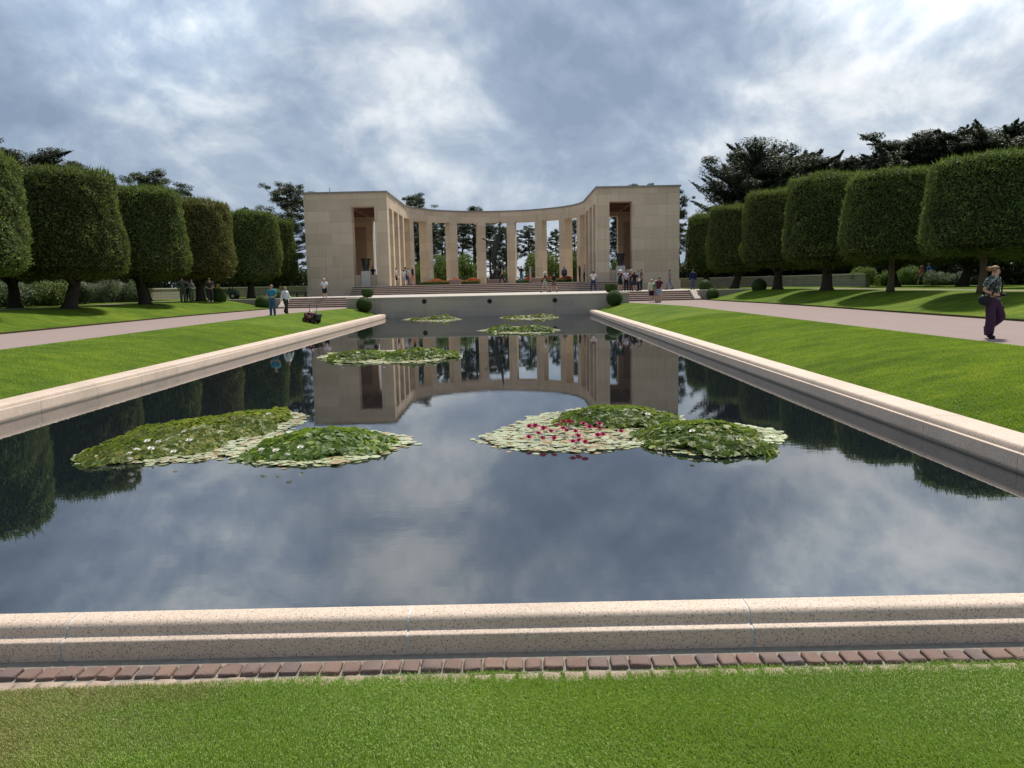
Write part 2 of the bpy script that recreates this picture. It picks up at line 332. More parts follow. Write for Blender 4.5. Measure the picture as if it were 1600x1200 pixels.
MT['lilyleafy'] = leafmat('yellowish_lily_leaves', (.06, .085, .012), (.18, .20, .03), (.30, .24, .05), 1.2, .42, .5, .35)
MT['pink'] = pmat('pink_petals', (.42, .025, .11), .5, .3, .2, 30); MT['whitef'] = pmat('white_petals', (.80, .79, .72), .5, .3, .05, 30)
MT['redf'] = leafmat('red_flowers', (.35, .03, .02), (.65, .07, .04), (.06, .12, .02), 2, .2)
# ------------------------------------------------------------------ terrain
def ss(t): t = min(1, max(0, t)); return t*t*(3 - 2*t)
def inner(y): return 12.05 - (0 if y < 44 else 1.95 * ss((y - 44) / 14))
def outer(y): return 17.7 - (0 if y < 42 else 1.0 * ss((y - 42) / 19))
def gz(x, y):
    ax = abs(x)
    zn = .108 + .52 * math.sin(min(1, max(0, (3.90 - y) / 4.5)) * math.pi / 2)
    i = inner(y); o_ = outer(y)
    if ax <= i:
        t = min(1, max(0, (ax - 7.8) / (i - 7.8))); z = .20 + .555 * math.sin(t * math.pi / 2) ** .9
    elif ax <= o_: z = .74
    else: z = .79 + .66 * ss((ax - o_) / 4.6) + .0
    return max(z, zn) if y < 4.15 else z
def strip(name, xf0, xf1, y0, y1, ny, nx, mat, sgn, zf=None, zadd=0.0, label=None):
    V = []; F = []
    for j in range(ny + 1):
        y = y0 + (y1 - y0) * j / ny; a, b = xf0(y), xf1(y)
        for i in range(nx + 1):
            x = a + (b - a) * i / nx; V.append((sgn * x, y, (zf or (lambda x, y: gz(x, y)))(x, y) + zadd))
    for j in range(ny):
        for i in range(nx):
            q = (j*(nx+1)+i, j*(nx+1)+i+1, (j+1)*(nx+1)+i+1, (j+1)*(nx+1)+i); F.append(q if sgn > 0 else q[::-1])
    me = bpy.data.meshes.new(name); me.from_pydata(V, [], F); me.materials.append(mat)
    me.polygons.foreach_set('use_smooth', [True]*len(F)); me.update()
    o = link(name, me); tag(o, label, kind='structure'); return o
c_ = lambda v: (lambda y: v)
for sgn in (-1, 1):
    strip('lawn', c_(7.80), inner, -10, 58.5, 120, 14, MT['grass'], sgn)
    strip('path', lambda y: inner(y) - .05, lambda y: outer(y) + .08, -10, 61.0, 80, 4, MT['gravel'], sgn, lambda x, y: .728)
    strip('lawn', outer, lambda y: outer(y) + 5.6, -10, 61.0, 80, 14, MT['grass'], sgn)
    strip('lawn', lambda y: outer(y) + 5.6, c_(70.0), -10, 61.0, 40, 12, MT['grass'], sgn, lambda x, y: 1.45)
    strip('lawn', c_(18.4), c_(70.0), 61.0, 110, 20, 20, MT['grass'], sgn, lambda x, y: 1.45)
    strip('path', c_(16.4), c_(18.6), 62.0, 110, 20, 3, MT['paving'], sgn, lambda x, y: 1.462)
    # cut lawn edge beside the walk: a strip of bare soil
    mb = MB()
    for k in range(60):
        y0 = -10 + 71*k/60; y1 = -10 + 71*(k+1)/60; a, b = sgn*outer(y0), sgn*outer(y1)
        mb.add([(a, y0, .70), (b, y1, .70), (b, y1, .80), (a, y0, .80)], [(0, 1, 2, 3)])
    tag(mb.build('lawn_edge', MT['soil']), kind='structure')
    # narrow side walk beyond the first row of trees
    strip('path', c_(24.3 if sgn < 0 else 24.6), c_(25.5 if sgn < 0 else 25.8), -10, 61, 40, 2, MT['gravel'], sgn, lambda x, y: 1.456)
zfn = lambda x, y: .108 + .52*np.sin(np.clip((3.90 - y)/4.5, 0, 1)*np.pi/2)
edge = lambda x: 3.935 - .034*np.clip(1.3 - x, 0, 4)**1.35 + .010*np.sin(x*5) + .007*np.sin(x*13+1)
strip('lawn', c_(-7.80), c_(7.80), -10, 2.0, 30, 20, MT['grass'], 1, lambda x, y: float(zfn(0, y)), -.006)
V = []; F = []
for j in range(61):
    for i in range(121):
        x = -7.8 + 15.6*i/120; y = 2.0 + (float(edge(x)) - .012 - 2.0)*j/60; V.append((x, y, float(zfn(0, y)) - (.002 if j < 60 else .03)))
for j in range(60):
    for i in range(120): F.append((j*121+i, j*121+i+1, (j+1)*121+i+1, (j+1)*121+i))
tag(MB().add(V, F).build('lawn', MT['grass'], smooth=True), kind='structure')
# far ground sheet
V = [(-2500, -900, -1.6), (2500, -900, -1.6), (2500, 3500, -1.6), (-2500, 3500, -1.6)]
tag(MB().add(V, [(0, 1, 2, 3)]).build('ground', MT['soil']), kind='structure')
mb = MB(); mb.box(-7.6, 7.6, 4.0, 56, -1.1, -.9); tag(mb.build('pool_floor', MT['soil']), kind='structure')
V = []; F = []
o = MB().add([(-7.35, 4.3, 0), (7.35, 4.3, 0), (7.35, 55.75, 0), (-7.35, 55.75, 0)], [(0, 1, 2, 3)]).build('pool_water', MT['water']); tag(o, kind='structure')
# near coping: real blocks with sealed joints
SEC = [(4.425, -.9), (4.425, .285), (4.42, .296), (4.41, .30), (4.315, .30), (4.290, .297), (4.270, .286), (4.257, .268), (4.252, .245), (4.251, .232), (4.246, .226),
       (4.195, .220), (4.187, .214), (4.185, .206), (4.185, .10), (4.185, -.9)]
root = empty('pool_edge', (0, 4.2, 0), 0, 'pale speckled granite coping with rounded top across the near end of the pool', 'coping')
def rel(o, root):                       # keep world place while parenting
    o.parent = root; o.location = o.location - root.location; return o
xs = [1.0 + 1.985*k for k in range(-5, 4)]
xs = [-7.85] + [x for x in xs if -7.8 < x < 7.8] + [7.85]
mb = MB(); jb = MB()
for a, b in zip(xs[:-1], xs[1:]): mb.extrude(SEC, (a + .008, b - .008))
S2 = [(4.421 if y > 4.4 else y + .005, z - .004 if z > -.5 else z) for y, z in SEC]
jb.extrude(S2, (-7.84, 7.84))
rel(mb.build('coping_stone', MT['granite'], angle=40), root); rel(jb.build('joint', MT['joint']), root)
def side_coping(sgn, lab):
    root = empty('pool_edge', (sgn*7.5, 30, 0), 0, lab, 'coping')
    sec = [(7.27, -.9), (7.27, .205), (7.275, .215), (7.305, .222), (7.312, .24), (7.322, .275), (7.345, .296), (7.37, .30), (7.77, .30), (7.80, .295), (7.825, .27), (7.83, .24), (7.83, -.9)]
    mb = MB(); jb = MB(); ys = [4.43 + 1.985*k for k in range(26)] + [55.72]
    ys = [y for y in ys if y < 55.5] + [55.72]
    def ext(m_, s_, a, b):
        n = len(s_); m_.add([(sgn*x, a, z) for x, z in s_] + [(sgn*x, b, z) for x, z in s_], [tuple(range(n)), tuple(reversed(range(n, 2*n)))] + [(i, i+n, (i+1) % n + n, (i+1) % n) for i in range(n)])
    for a, b in zip(ys[:-1], ys[1:]): ext(mb, sec, a + .004, b - .004)
    s2 = [(x + .004 if x < 7.5 else x - .004, z - .003 if z > -.5 else z) for x, z in sec]
    ext(jb, s2, ys[0] + .01, ys[-1] - .01)
    rel(mb.build('coping_stone', MT['granite'], angle=40), root); rel(jb.build('joint', MT['jointdark']), root)
side_coping(-1, 'long pale granite coping along the left side of the pool'); side_coping(1, 'long pale granite coping along the right side of the pool')
# setts row + mortar bed in front of near coping
mb = MB(); mb.box(-7.85, 7.85, 3.70, 4.184, -.2, .104); tag(mb.build('mortar_bed', MT['mortar']), kind='structure')
def setts(y0, y1, z, seed, sz=.106):
    r = random.Random(seed); mb = MB(); x = -7.8
    while x < 7.8:
        w = sz * r.uniform(.84, 1.1); bm = bmesh.new()
        bmesh.ops.create_cube(bm, size=1, matrix=Matrix.Translation((x + w/2, (y0+y1)/2 + r.uniform(-.004, .004), z - .03 + r.uniform(-.003, .004))) @ Matrix.Rotation(r.uniform(-.04, .04), 4, 'Z') @ Matrix.Diagonal((w - .006, (y1-y0)*r.uniform(.92, 1.0), .08, 1)))
        bmesh.ops.bevel(bm, geom=bm.edges[:], offset=.016, segments=3, affect='EDGES', profile=.6)
        for v in bm.verts: v.co += Vector((r.uniform(-.005, .005), r.uniform(-.005, .005), r.uniform(-.004, .004)))
        mb.bm(bm); x += w + .008
    return mb
tag(setts(3.958, 4.082, .116, 3, .110).build('sett_paving', MT['sett'], smooth=True), kind='structure')
MT['sett2'] = pmat('buff_setts', (.30, .23, .18), .8, .25, .3, 12, 0, .4)
tag(setts(3.80, 3.925, .108, 5, .12).build('sett_paving', MT['sett2'], smooth=True), kind='structure')
# near lawn blades
def blades(n, xr, yr, hgt, wid, seed, zf, edge):
    g = np.random.default_rng(seed)
    x = g.uniform(*xr, n); y = g.uniform(*yr, n)
    if edge is not None:
        k = y < edge(x) + g.normal(0, .012, n); x = x[k]; y = y[k]; n = len(x)
    z = zf(x, y)
    clump = .5 + .5*np.sin(x*3.1 + 1.3*np.sin(y*4.3))*np.cos(y*2.7 + x)
    h = hgt * (.55 + .6*g.random(n)) * (.8 + .4*clump); a = g.uniform(0, 2*np.pi, n)
    lean = g.uniform(.2, .95, n); la = 2.6 + 1.3*np.sin(x*1.7 + y*1.2) + g.normal(0, .8, n)
    dx, dy = np.cos(a)*wid/2, np.sin(a)*wid/2; lx, ly = np.cos(la)*lean*h, np.sin(la)*lean*h
    p0 = np.stack([x-dx, y-dy, z-.005], 1); p1 = np.stack([x+dx, y+dy, z-.005], 1)
    q0 = np.stack([x-dx*.8+lx*.35, y-dy*.8+ly*.35, z+h*.6], 1); q1 = np.stack([x+dx*.8+lx*.35, y+dy*.8+ly*.35, z+h*.6], 1)
    tp = np.stack([x+lx, y+ly, z+h*np.sqrt(np.maximum(.1, 1-lean**2*.6))], 1)
    V = np.stack([p0, p1, q1, q0, tp], 1).reshape(-1, 3); b = np.arange(n)*5
    return V, [np.stack([b, b+1, b+2, b+3], 1), np.stack([b+3, b+2, b+4], 1)]
V, F = blades(430000, (-2.2, 5.2), (2.35, 4.0), .021, .0030, 5, zfn, edge)
o = link('grass', mesh_np('grass', V, F, MT['blade'])); tag(o, 'short green turf blades on the near lawn in front of the setts', 'grass', kind='stuff')
def vgz(x, y):
    i = np.where(y < 44, 12.05, 12.05); t = np.clip((np.abs(x) - 7.8)/(i - 7.8), 0, 1); return .20 + .555*np.sin(t*np.pi/2)**.9
for sgn, lab in ((-1, 'mown turf blades on the left slope beside the pool'), (1, 'mown turf blades on the right slope beside the pool')):
    g_ = np.random.default_rng(31 + sgn); n_ = 170000; yy = 9 + 26*g_.random(n_)**1.5; xx = sgn*g_.uniform(7.86, 11.9, n_)
    V, F = blades(n_, (0, 1), (0, 1), .030, .010, 17 + sgn, lambda x, y: vgz(sgn*(7.86 + 4.04*x), 0*y), None); k_ = len(V)//5
    V = V.reshape(-1, 5, 3); cx_ = V[:, :2, :2].mean(1); V[:, :, 0] += (sgn*(7.86 + 4.04*cx_[:, 0]) - cx_[:, 0])[:, None]; V[:, :, 1] += (9 + 26*cx_[:, 1]**1.5 - cx_[:, 1])[:, None]
    o = link('grass', mesh_np('grass', V.reshape(-1, 3), F, MT['blade2'])); tag(o, lab, 'grass', kind='stuff')
# ------------------------------------------------------------------ platform, retaining walls, steps
ZP, ZF = 1.48, 2.35
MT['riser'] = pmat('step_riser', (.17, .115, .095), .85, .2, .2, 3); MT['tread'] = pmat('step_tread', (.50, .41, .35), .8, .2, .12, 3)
root = empty('retaining_wall', (0, 55.8, 0), 0, 'grey stone retaining wall with round bronze spouts closing the far end of the pool', 'wall')
mb = MB(); mb.box(-10.2, 10.2, 55.7, 56.2, -.9, 1.40); mb.box(-10.2, -9.7, 56.2, 62.3, .3, 1.40); mb.box(9.7, 10.2, 56.2, 62.3, .3, 1.40)
rel(mb.build('wall', MT['wall']), root)
mb = MB(); mb.box(-10.23, 10.23, 55.66, 56.3, 1.40, ZP+.004, .015); rel(mb.build('cap', MT['cap']), root)
for px, py in ((663, 471), (765, 470.5), (867, 469)):
    p = at(px, py, y=55.68)
    mb = MB(); bm = bmesh.new(); n = 18
    prof = [(.17, 0), (.17, .03), (.14, .06), (.10, .05), (.085, .02), (.05, .015), (.05, .12), (.03, .12), (.03, .04), (.005, .04)]
    for r_, d in prof:
        for k in range(n): mb.v.append((p.x + r_*math.cos(2*math.pi*k/n), 55.699 - d, p.z + r_*math.sin(2*math.pi*k/n)))
    for i in range(len(prof)-1):
        for k in range(n): mb.f.append((i*n+k, i*n+(k+1) % n, (i+1)*n+(k+1) % n, (i+1)*n+k))
    rel(mb.build('water_spout', MT['bronze'], smooth=True), root)
mb = MB(); mb.box(-9.69, 9.69, 56.31, 103, 1.2, ZP); mb.box(-16.39, -9.7, 62.45, 103, 1.2, ZP - .004); mb.box(9.7, 16.39, 62.45, 103, 1.2, ZP - .004)
tag(mb.build('terrace_paving', MT['paving']), kind='structure')
for sgn, lab in ((-1, 'flight of five stone steps left of the pool end, up to the terrace'), (1, 'flight of five stone steps right of the pool end, up to the terrace')):
    st = empty('steps', (sgn*13, 60.6, .73), 0, lab, 'steps')
    mb = MB(); rise = (ZP - .728) / 5
    for k in range(5):
        z1 = .728 + rise*(k+1) + (.002 if k == 4 else 0); mb.box(sgn*10.21, sgn*16.0, 60.6 + .37*k, 60.6 + .37*(k+1) + (.0 if k < 4 else .34), .3, z1 - .062)
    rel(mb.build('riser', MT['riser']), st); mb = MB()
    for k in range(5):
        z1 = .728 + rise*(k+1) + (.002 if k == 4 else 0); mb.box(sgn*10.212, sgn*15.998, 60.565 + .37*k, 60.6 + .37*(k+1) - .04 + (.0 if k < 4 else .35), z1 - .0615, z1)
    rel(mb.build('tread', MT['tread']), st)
    ck = MB(); x0, x1 = sgn*16.01, sgn*16.5
    ck.add([(x0, 60.2, .3), (x1, 60.2, .3), (x1, 62.45, .3), (x0, 62.45, .3), (x0, 60.2, .86), (x1, 60.2, .86), (x1, 61.9, ZP+.03), (x0, 61.9, ZP+.03), (x1, 62.45, ZP+.03), (x0, 62.45, ZP+.03)],
           [(0, 1, 5, 4), (4, 5, 6, 7), (7, 6, 8, 9), (3, 9, 8, 2), (0, 4, 7, 9, 3), (1, 2, 8, 6, 5)])
    rel(ck.build('side_block', MT['wall']), st)
    w = empty('low_wall', (sgn*19, 61.2, .7), 0, ('left' if sgn < 0 else 'right') + ' low stone wall running outwards from the steps past the clipped balls', 'wall')
    mb = MB(); mb.box(sgn*16.51, sgn*22.0, 61.0, 61.4, .3, 1.43); rel(mb.build('wall', MT['wall']), w)
    mb = MB(); mb.box(sgn*16.51, sgn*22.03, 60.97, 61.45, 1.43, 1.50, .012); rel(mb.build('cap', MT['cap']), w)
st = empty('steps', (0, 73.4, ZP), 0, 'wide flight of five pinkish steps up to the colonnade floor', 'steps')
mb = MB(); rise = (ZF - ZP)/5
for k in range(5): mb.box(-13.6, 13.6, 73.4 + .38*k, 73.4 + .38*(k+1), 1.3, ZP + rise*(k+1) - .066)
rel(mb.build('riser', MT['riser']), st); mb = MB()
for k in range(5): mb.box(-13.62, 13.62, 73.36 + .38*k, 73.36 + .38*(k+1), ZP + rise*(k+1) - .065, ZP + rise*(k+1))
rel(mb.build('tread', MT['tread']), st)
mb = MB(); mb.box(-13.6, 13.6, 75.31, 76.7, 1.3, ZF - .002); mb.box(-13.95, 13.95, 76.705, 103, 1.5, ZF); tag(mb.build('colonnade_floor', MT['paving']), kind='structure')
# ------------------------------------------------------------------ colonnade building
ZT, ZA = 11.42, 10.10
bld = empty('colonnade_building', (0, 90, ZF), 0, 'beige limestone colonnade curving back between two square end blocks on the terrace', 'building')
def bpart(mb, name, mat=None, **k): return rel(mb.build(name, mat or MT['stone'], **k), bld)
YC, RI, RO = 89.4, 10.3, 11.55
def ring(mb, r0, r1, z0, z1, n=56, a0=0.0, a1=180.0):
    vs = []; 
    for k in range(n+1):
        a = R(a0 + (a1-a0)*k/n); c, s = math.cos(a), math.sin(a)
        vs += [(r0*c, YC + r0*s, z0), (r1*c, YC + r1*s, z0), (r1*c, YC + r1*s, z1), (r0*c, YC + r0*s, z1)]
    fs = []
    for k in range(n):
        b = 4*k
        for i in range(4): fs.append((b+i, b+(i+1) % 4, b+4+(i+1) % 4, b+4+i))
    fs += [(0, 1, 2, 3), tuple(4*n + i for i in (3, 2, 1, 0))]
    mb.add(vs, fs)
mb = MB(); ring(mb, RI, RO, ZA, ZT)
for s in (-1, 1):
    mb.box(s*RI, s*RO, 78.25, YC, ZA, ZT); mb.box(s*RI, s*18.45, 77.0, 78.25, ZA, ZT)
bpart(mb, 'entablature')
mb = MB(); ring(mb, RI - .10, RO + .12, ZT, ZT + .15)
for s in (-1, 1):
    mb.box(s*(RI-.10), s*(RO+.12), 78.37, YC, ZT, ZT+.15); mb.box(s*(RI-.10), s*18.57, 76.88, 78.37, ZT, ZT + .15)
    mb.box(s*(RO+.12), s*18.57, 78.37, 91.1, ZT, ZT + .12)
bpart(mb, 'roof_edge', MT['roofcap'])
for s in (-1, 1):
    mb = MB(); mb.box(s*13.8, s*18.45, 77.0, 78.25, ZF, ZA); mb.box(s*17.4, s*18.45, 78.25, 91, ZF, ZT); mb.box(s*(14.2 if s > 0 else 14.05), s*17.4, 90.0, 91, ZF, ZT); mb.box(s*RO, s*(14.2 if s > 0 else 14.05), 90.3, 91, ZA - .3, ZT); bpart(mb, 'block_wall')
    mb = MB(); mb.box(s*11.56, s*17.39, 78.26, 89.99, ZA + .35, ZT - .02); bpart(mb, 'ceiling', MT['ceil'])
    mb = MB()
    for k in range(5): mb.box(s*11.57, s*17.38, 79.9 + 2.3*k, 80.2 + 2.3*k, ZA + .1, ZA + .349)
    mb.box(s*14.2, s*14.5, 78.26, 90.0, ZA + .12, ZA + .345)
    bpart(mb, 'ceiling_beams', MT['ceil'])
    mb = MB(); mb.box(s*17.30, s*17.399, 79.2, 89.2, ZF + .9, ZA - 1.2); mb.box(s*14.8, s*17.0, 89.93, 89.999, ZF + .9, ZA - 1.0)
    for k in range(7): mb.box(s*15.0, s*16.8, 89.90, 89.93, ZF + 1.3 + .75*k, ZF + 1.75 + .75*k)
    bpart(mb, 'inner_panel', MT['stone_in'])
    mb = MB(); mb.box(s*13.61, s*18.55, 76.80, 91.1, 1.3, ZF - .001); bpart(mb, 'plinth', MT['stone'])
    mb = MB(); mb.box(s*11.56, s*13.79, 77.35, 77.75, ZF, ZF + 1.12); bpart(mb, 'parapet')
    mb = MB(); mb.box(s*RI, s*RO, 77.0, 78.25, ZF, ZA); bpart(mb, 'pier')
    for y in (80.9, 84.8, 88.7):
        mb = MB(); mb.box(s*RI, s*RO, y - .53, y + .53, ZF, ZA); bpart(mb, 'pier')
    for a in (10.4, 31.2, 52.0, 72.8):
        M_ = Matrix.Translation((0, YC, 0)) @ Matrix.Rotation(-s*R(a), 4, 'Z')
        q = MB().box(-.53, .53, RI + .004, RO - .004, ZF, ZA); q.v = [tuple(M_ @ Vector(v)) for v in q.v]; bpart(q, 'pier')
p = at(515, 299, y=80); mb = MB(); mb.tube([(p.x, 80, ZT + .12), (p.x, 80, ZT + 1.0)], .022, 6); mb.tube([(p.x-.1, 80, ZT + .72), (p.x+.1, 80, ZT + .72)], .015, 6); bpart(mb, 'roof_mast', MT['bronze'])
# urns on pedestals
for s, lab, pl in ((-1, 'dark bronze urn on the pale pedestal in the left block opening', 'pale stone pedestal under the urn in the left block opening'),
               (1, 'dark bronze urn on the pale pedestal in the right block opening', 'pale stone pedestal under the urn in the right block opening')):
    x = s*12.62
    pd = MB(); pd.box(x-.44, x+.44, 76.76, 77.34, ZF, ZF + 1.50, .015); pd.box(x-.47, x+.47, 76.755, 77.345, ZF, ZF + .12)
    o = pd.build('pedestal', MT['white_stone']); tag(o, pl, 'pedestal')
    r_ = empty('urn', (x, 77.05, ZF + 1.50), 0, lab, 'urn')
    b = MB().lathe([(.30, .0), (.33, .03), (.31, .07), (.27, .10), (.29, .3), (.36, .75), (.42, 1.02), (.47, 1.10), (.51, 1.16), (.50, 1.22), (.45, 1.22), (.38, 1.0), (.2, .6)], 24, (0, 0, 0)); b.build('bowl', MT['bronze'], r_, smooth=True)
    g = MB(); 
    for k in range(2): g.lathe([(.30 + .05*k, .28 + .3*k), (.345 + .05*k, .30 + .3*k), (.345 + .05*k, .36 + .3*k), (.30 + .05*k, .38 + .3*k)], 24)
    for k in range(10):
        a = 2*math.pi*k/10; g.sphere((.335*math.cos(a), .335*math.sin(a), .50), .045, 8)
    g.build('relief_band', MT['bronze'], r_, smooth=True)
# bronze relief of a striding horse-like outline seen deep in the right block
# ------------------------------------------------------------------ skinned figures
def skin_mesh(joints, edges, radii, root, sub=1, name='body'):
    me = bpy.data.meshes.new(name); names = list(joints); idx = {n: i for i, n in enumerate(names)}
    me.from_pydata([joints[n] for n in names], [(idx[a], idx[b]) for a, b in edges], [])
    o = bpy.data.objects.new('tmp', me); COL.objects.link(o)
    o.modifiers.new('s', 'SKIN').use_smooth_shade = True
    for n in names:
        r = radii[n]; r = r if hasattr(r, '__len__') else (r, r)
        sv = me.skin_vertices[0].data[idx[n]]; sv.radius = r; sv.use_root = (n == root)
    if sub: 
        m = o.modifiers.new('u', 'SUBSURF'); m.levels = sub; m.render_levels = sub
    dg = bpy.context.evaluated_depsgraph_get(); dg.update(); ev = o.evaluated_get(dg)
    out = bpy.data.meshes.new_from_object(ev); bpy.data.objects.remove(o)
    out.name = name; out.materials.clear()
    return out
# statue
stt = empty('statue', (at(776, 440, y=89).x, 89.0, ZF), 0, 'tall dark bronze statue of a figure with one arm raised in the colonnade', 'statue')
P_ = lambda px, py, dy=0.0: tuple(at(px, py, y=89.0 + dy) - stt.location)
J = {'pel': P_(771, 402), 'wai': P_(773, 393), 'che': P_(775.5, 381), 'nek': P_(777, 374.5), 'hed': P_(776, 369), 'top': P_(776, 364.5),
     'ls': P_(770.5, 377.5, -.1), 'le': P_(763, 376.5, -.3), 'lw': P_(756.5, 374, -.5), 'lh': P_(753, 372, -.6),
     'rs': P_(778.5, 375.5, .1), 're': P_(780.3, 362, .1), 'rw': P_(781.2, 351.5, .1), 'rh': P_(781.6, 345.5, .1),
     'lhp': P_(769.3, 405, -.15), 'lk': P_(772, 415, -.3), 'la': P_(775.5, 425, -.1), 'lf': P_(777.5, 428.5, -.3),
     'rhp': P_(772.5, 406, .15), 'rk': P_(778, 413, -.3), 'ra': P_(781.5, 420, .4), 'rf': P_(782.5, 424, .2)}
E = [('pel', 'wai'), ('wai', 'che'), ('che', 'nek'), ('nek', 'hed'), ('hed', 'top'), ('che', 'ls'), ('ls', 'le'), ('le', 'lw'), ('lw', 'lh'), ('che', 'rs'), ('rs', 're'), ('re', 'rw'), ('rw', 'rh'),
     ('pel', 'lhp'), ('lhp', 'lk'), ('lk', 'la'), ('la', 'lf'), ('pel', 'rhp'), ('rhp', 'rk'), ('rk', 'ra'), ('ra', 'rf')]
Rr = {'pel': .36, 'wai': .33, 'che': (.46, .34), 'nek': .16, 'hed': .25, 'top': .14, 'ls': .20, 'le': .13, 'lw': .09, 'lh': .08, 'rs': .21, 're': .15, 'rw': .10, 'rh': .07,
      'lhp': .28, 'lk': .20, 'la': .13, 'lf': .11, 'rhp': .28, 'rk': .19, 'ra': .13, 'rf': .10}
me = skin_mesh(J, E, Rr, 'pel', 2); me.materials.append(MT['bronze']); link('figure', me, stt)
w = MB(); rr = random.Random(4)
for k in range(16):
    a = rr.uniform(-1, 1); p0 = Vector((a*.75, rr.uniform(-.3, .3), .62)); t_ = Vector(P_(775 + 7*a, 428 - 8*rr.random()))
    mid = (p0 + t_)/2 + Vector((rr.uniform(-.2, .2), rr.uniform(-.2, .2), .1)); w.tube([p0, mid, t_], [.26, .20, .05], 7)
w.tube([P_(774, 400), P_(779, 410, .3), P_(786, 418, .3), P_(783, 430, .1)], [.12, .22, .25, .2], 8)
w.sphere((0, 0, .7), .55, 14, (1.7, .9, .5))
w.build('swirling_base', MT['bronze'], stt, smooth=True)
b = MB(); b.box(-1.0, 1.0, -.7, .7, 0, .55, .03); b.box(-1.2, 1.2, -.85, .85, 0, .15, .02); b.build('plinth', MT['redgranite'], stt)
for (px, w_, lab) in ((711, 1.2, 'low reddish granite block in front of the red flowers left of the statue'), (838, .95, 'low reddish granite block in front of the red flowers right of the statue')):
    x = at(px, 440, y=84.5).x; b = MB(); b.box(x-w_/2, x+w_/2, 84.2, 84.9, ZF, ZF+.42, .02); b.box(x-w_/2-.06, x+w_/2+.06, 84.14, 84.96, ZF+.42, ZF+.52, .02)
    o = b.build('granite_block', MT['redgranite']); tag(o, lab, 'stone block')
# ------------------------------------------------------------------ foliage
def quads(P, Nn, sz, asp=.5, jit=.8, g=rng, tri=False):
    """one leaf-sized face per point, facing roughly along Nn"""
    n = len(P); Nn = Nn + g.normal(0, jit, (n, 3)); Nn /= np.linalg.norm(Nn, axis=1, keepdims=True) + 1e-9
    a = np.cross(Nn, g.normal(0, 1, (n, 3))); a /= np.linalg.norm(a, axis=1, keepdims=True) + 1e-9
    b = np.cross(Nn, a); s = (sz * g.uniform(.6, 1.3, n))[:, None] if np.isscalar(sz) else (sz*g.uniform(.7, 1.2, n))[:, None]
    a = a*s*.5; b = b*s*.5*asp; f = Nn*s*.12
    if tri: V = np.stack([P - b, P + b, P + a*2], 1).reshape(-1, 3); i = np.arange(n)*3; return V, np.stack([i, i+1, i+2], 1)
    V = np.stack([P - a + f, P - b*1.0, P + a + f, P + b], 1).reshape(-1, 3); i = np.arange(n)*4
    return V, np.stack([i, i+1, i+2, i+3], 1)
def merge(parts):
    V = []; F = []; b = 0
    for v, f in parts: V.append(v); F.append(f + b); b += len(v)
    return np.concatenate(V), F
def vnoise(p, seed, k=6, f=1.0):        # cheap smooth noise from summed waves
    g = np.random.default_rng(seed); out = np.zeros(len(p))
    for i in range(k):
        d = g.normal(0, 1, 3); d /= np.linalg.norm(d); fr = f*(1 + i*.7); out += np.sin(p @ d * fr + g.uniform(0, 6.28)) / (1 + i*.45)
    return out / 2.2
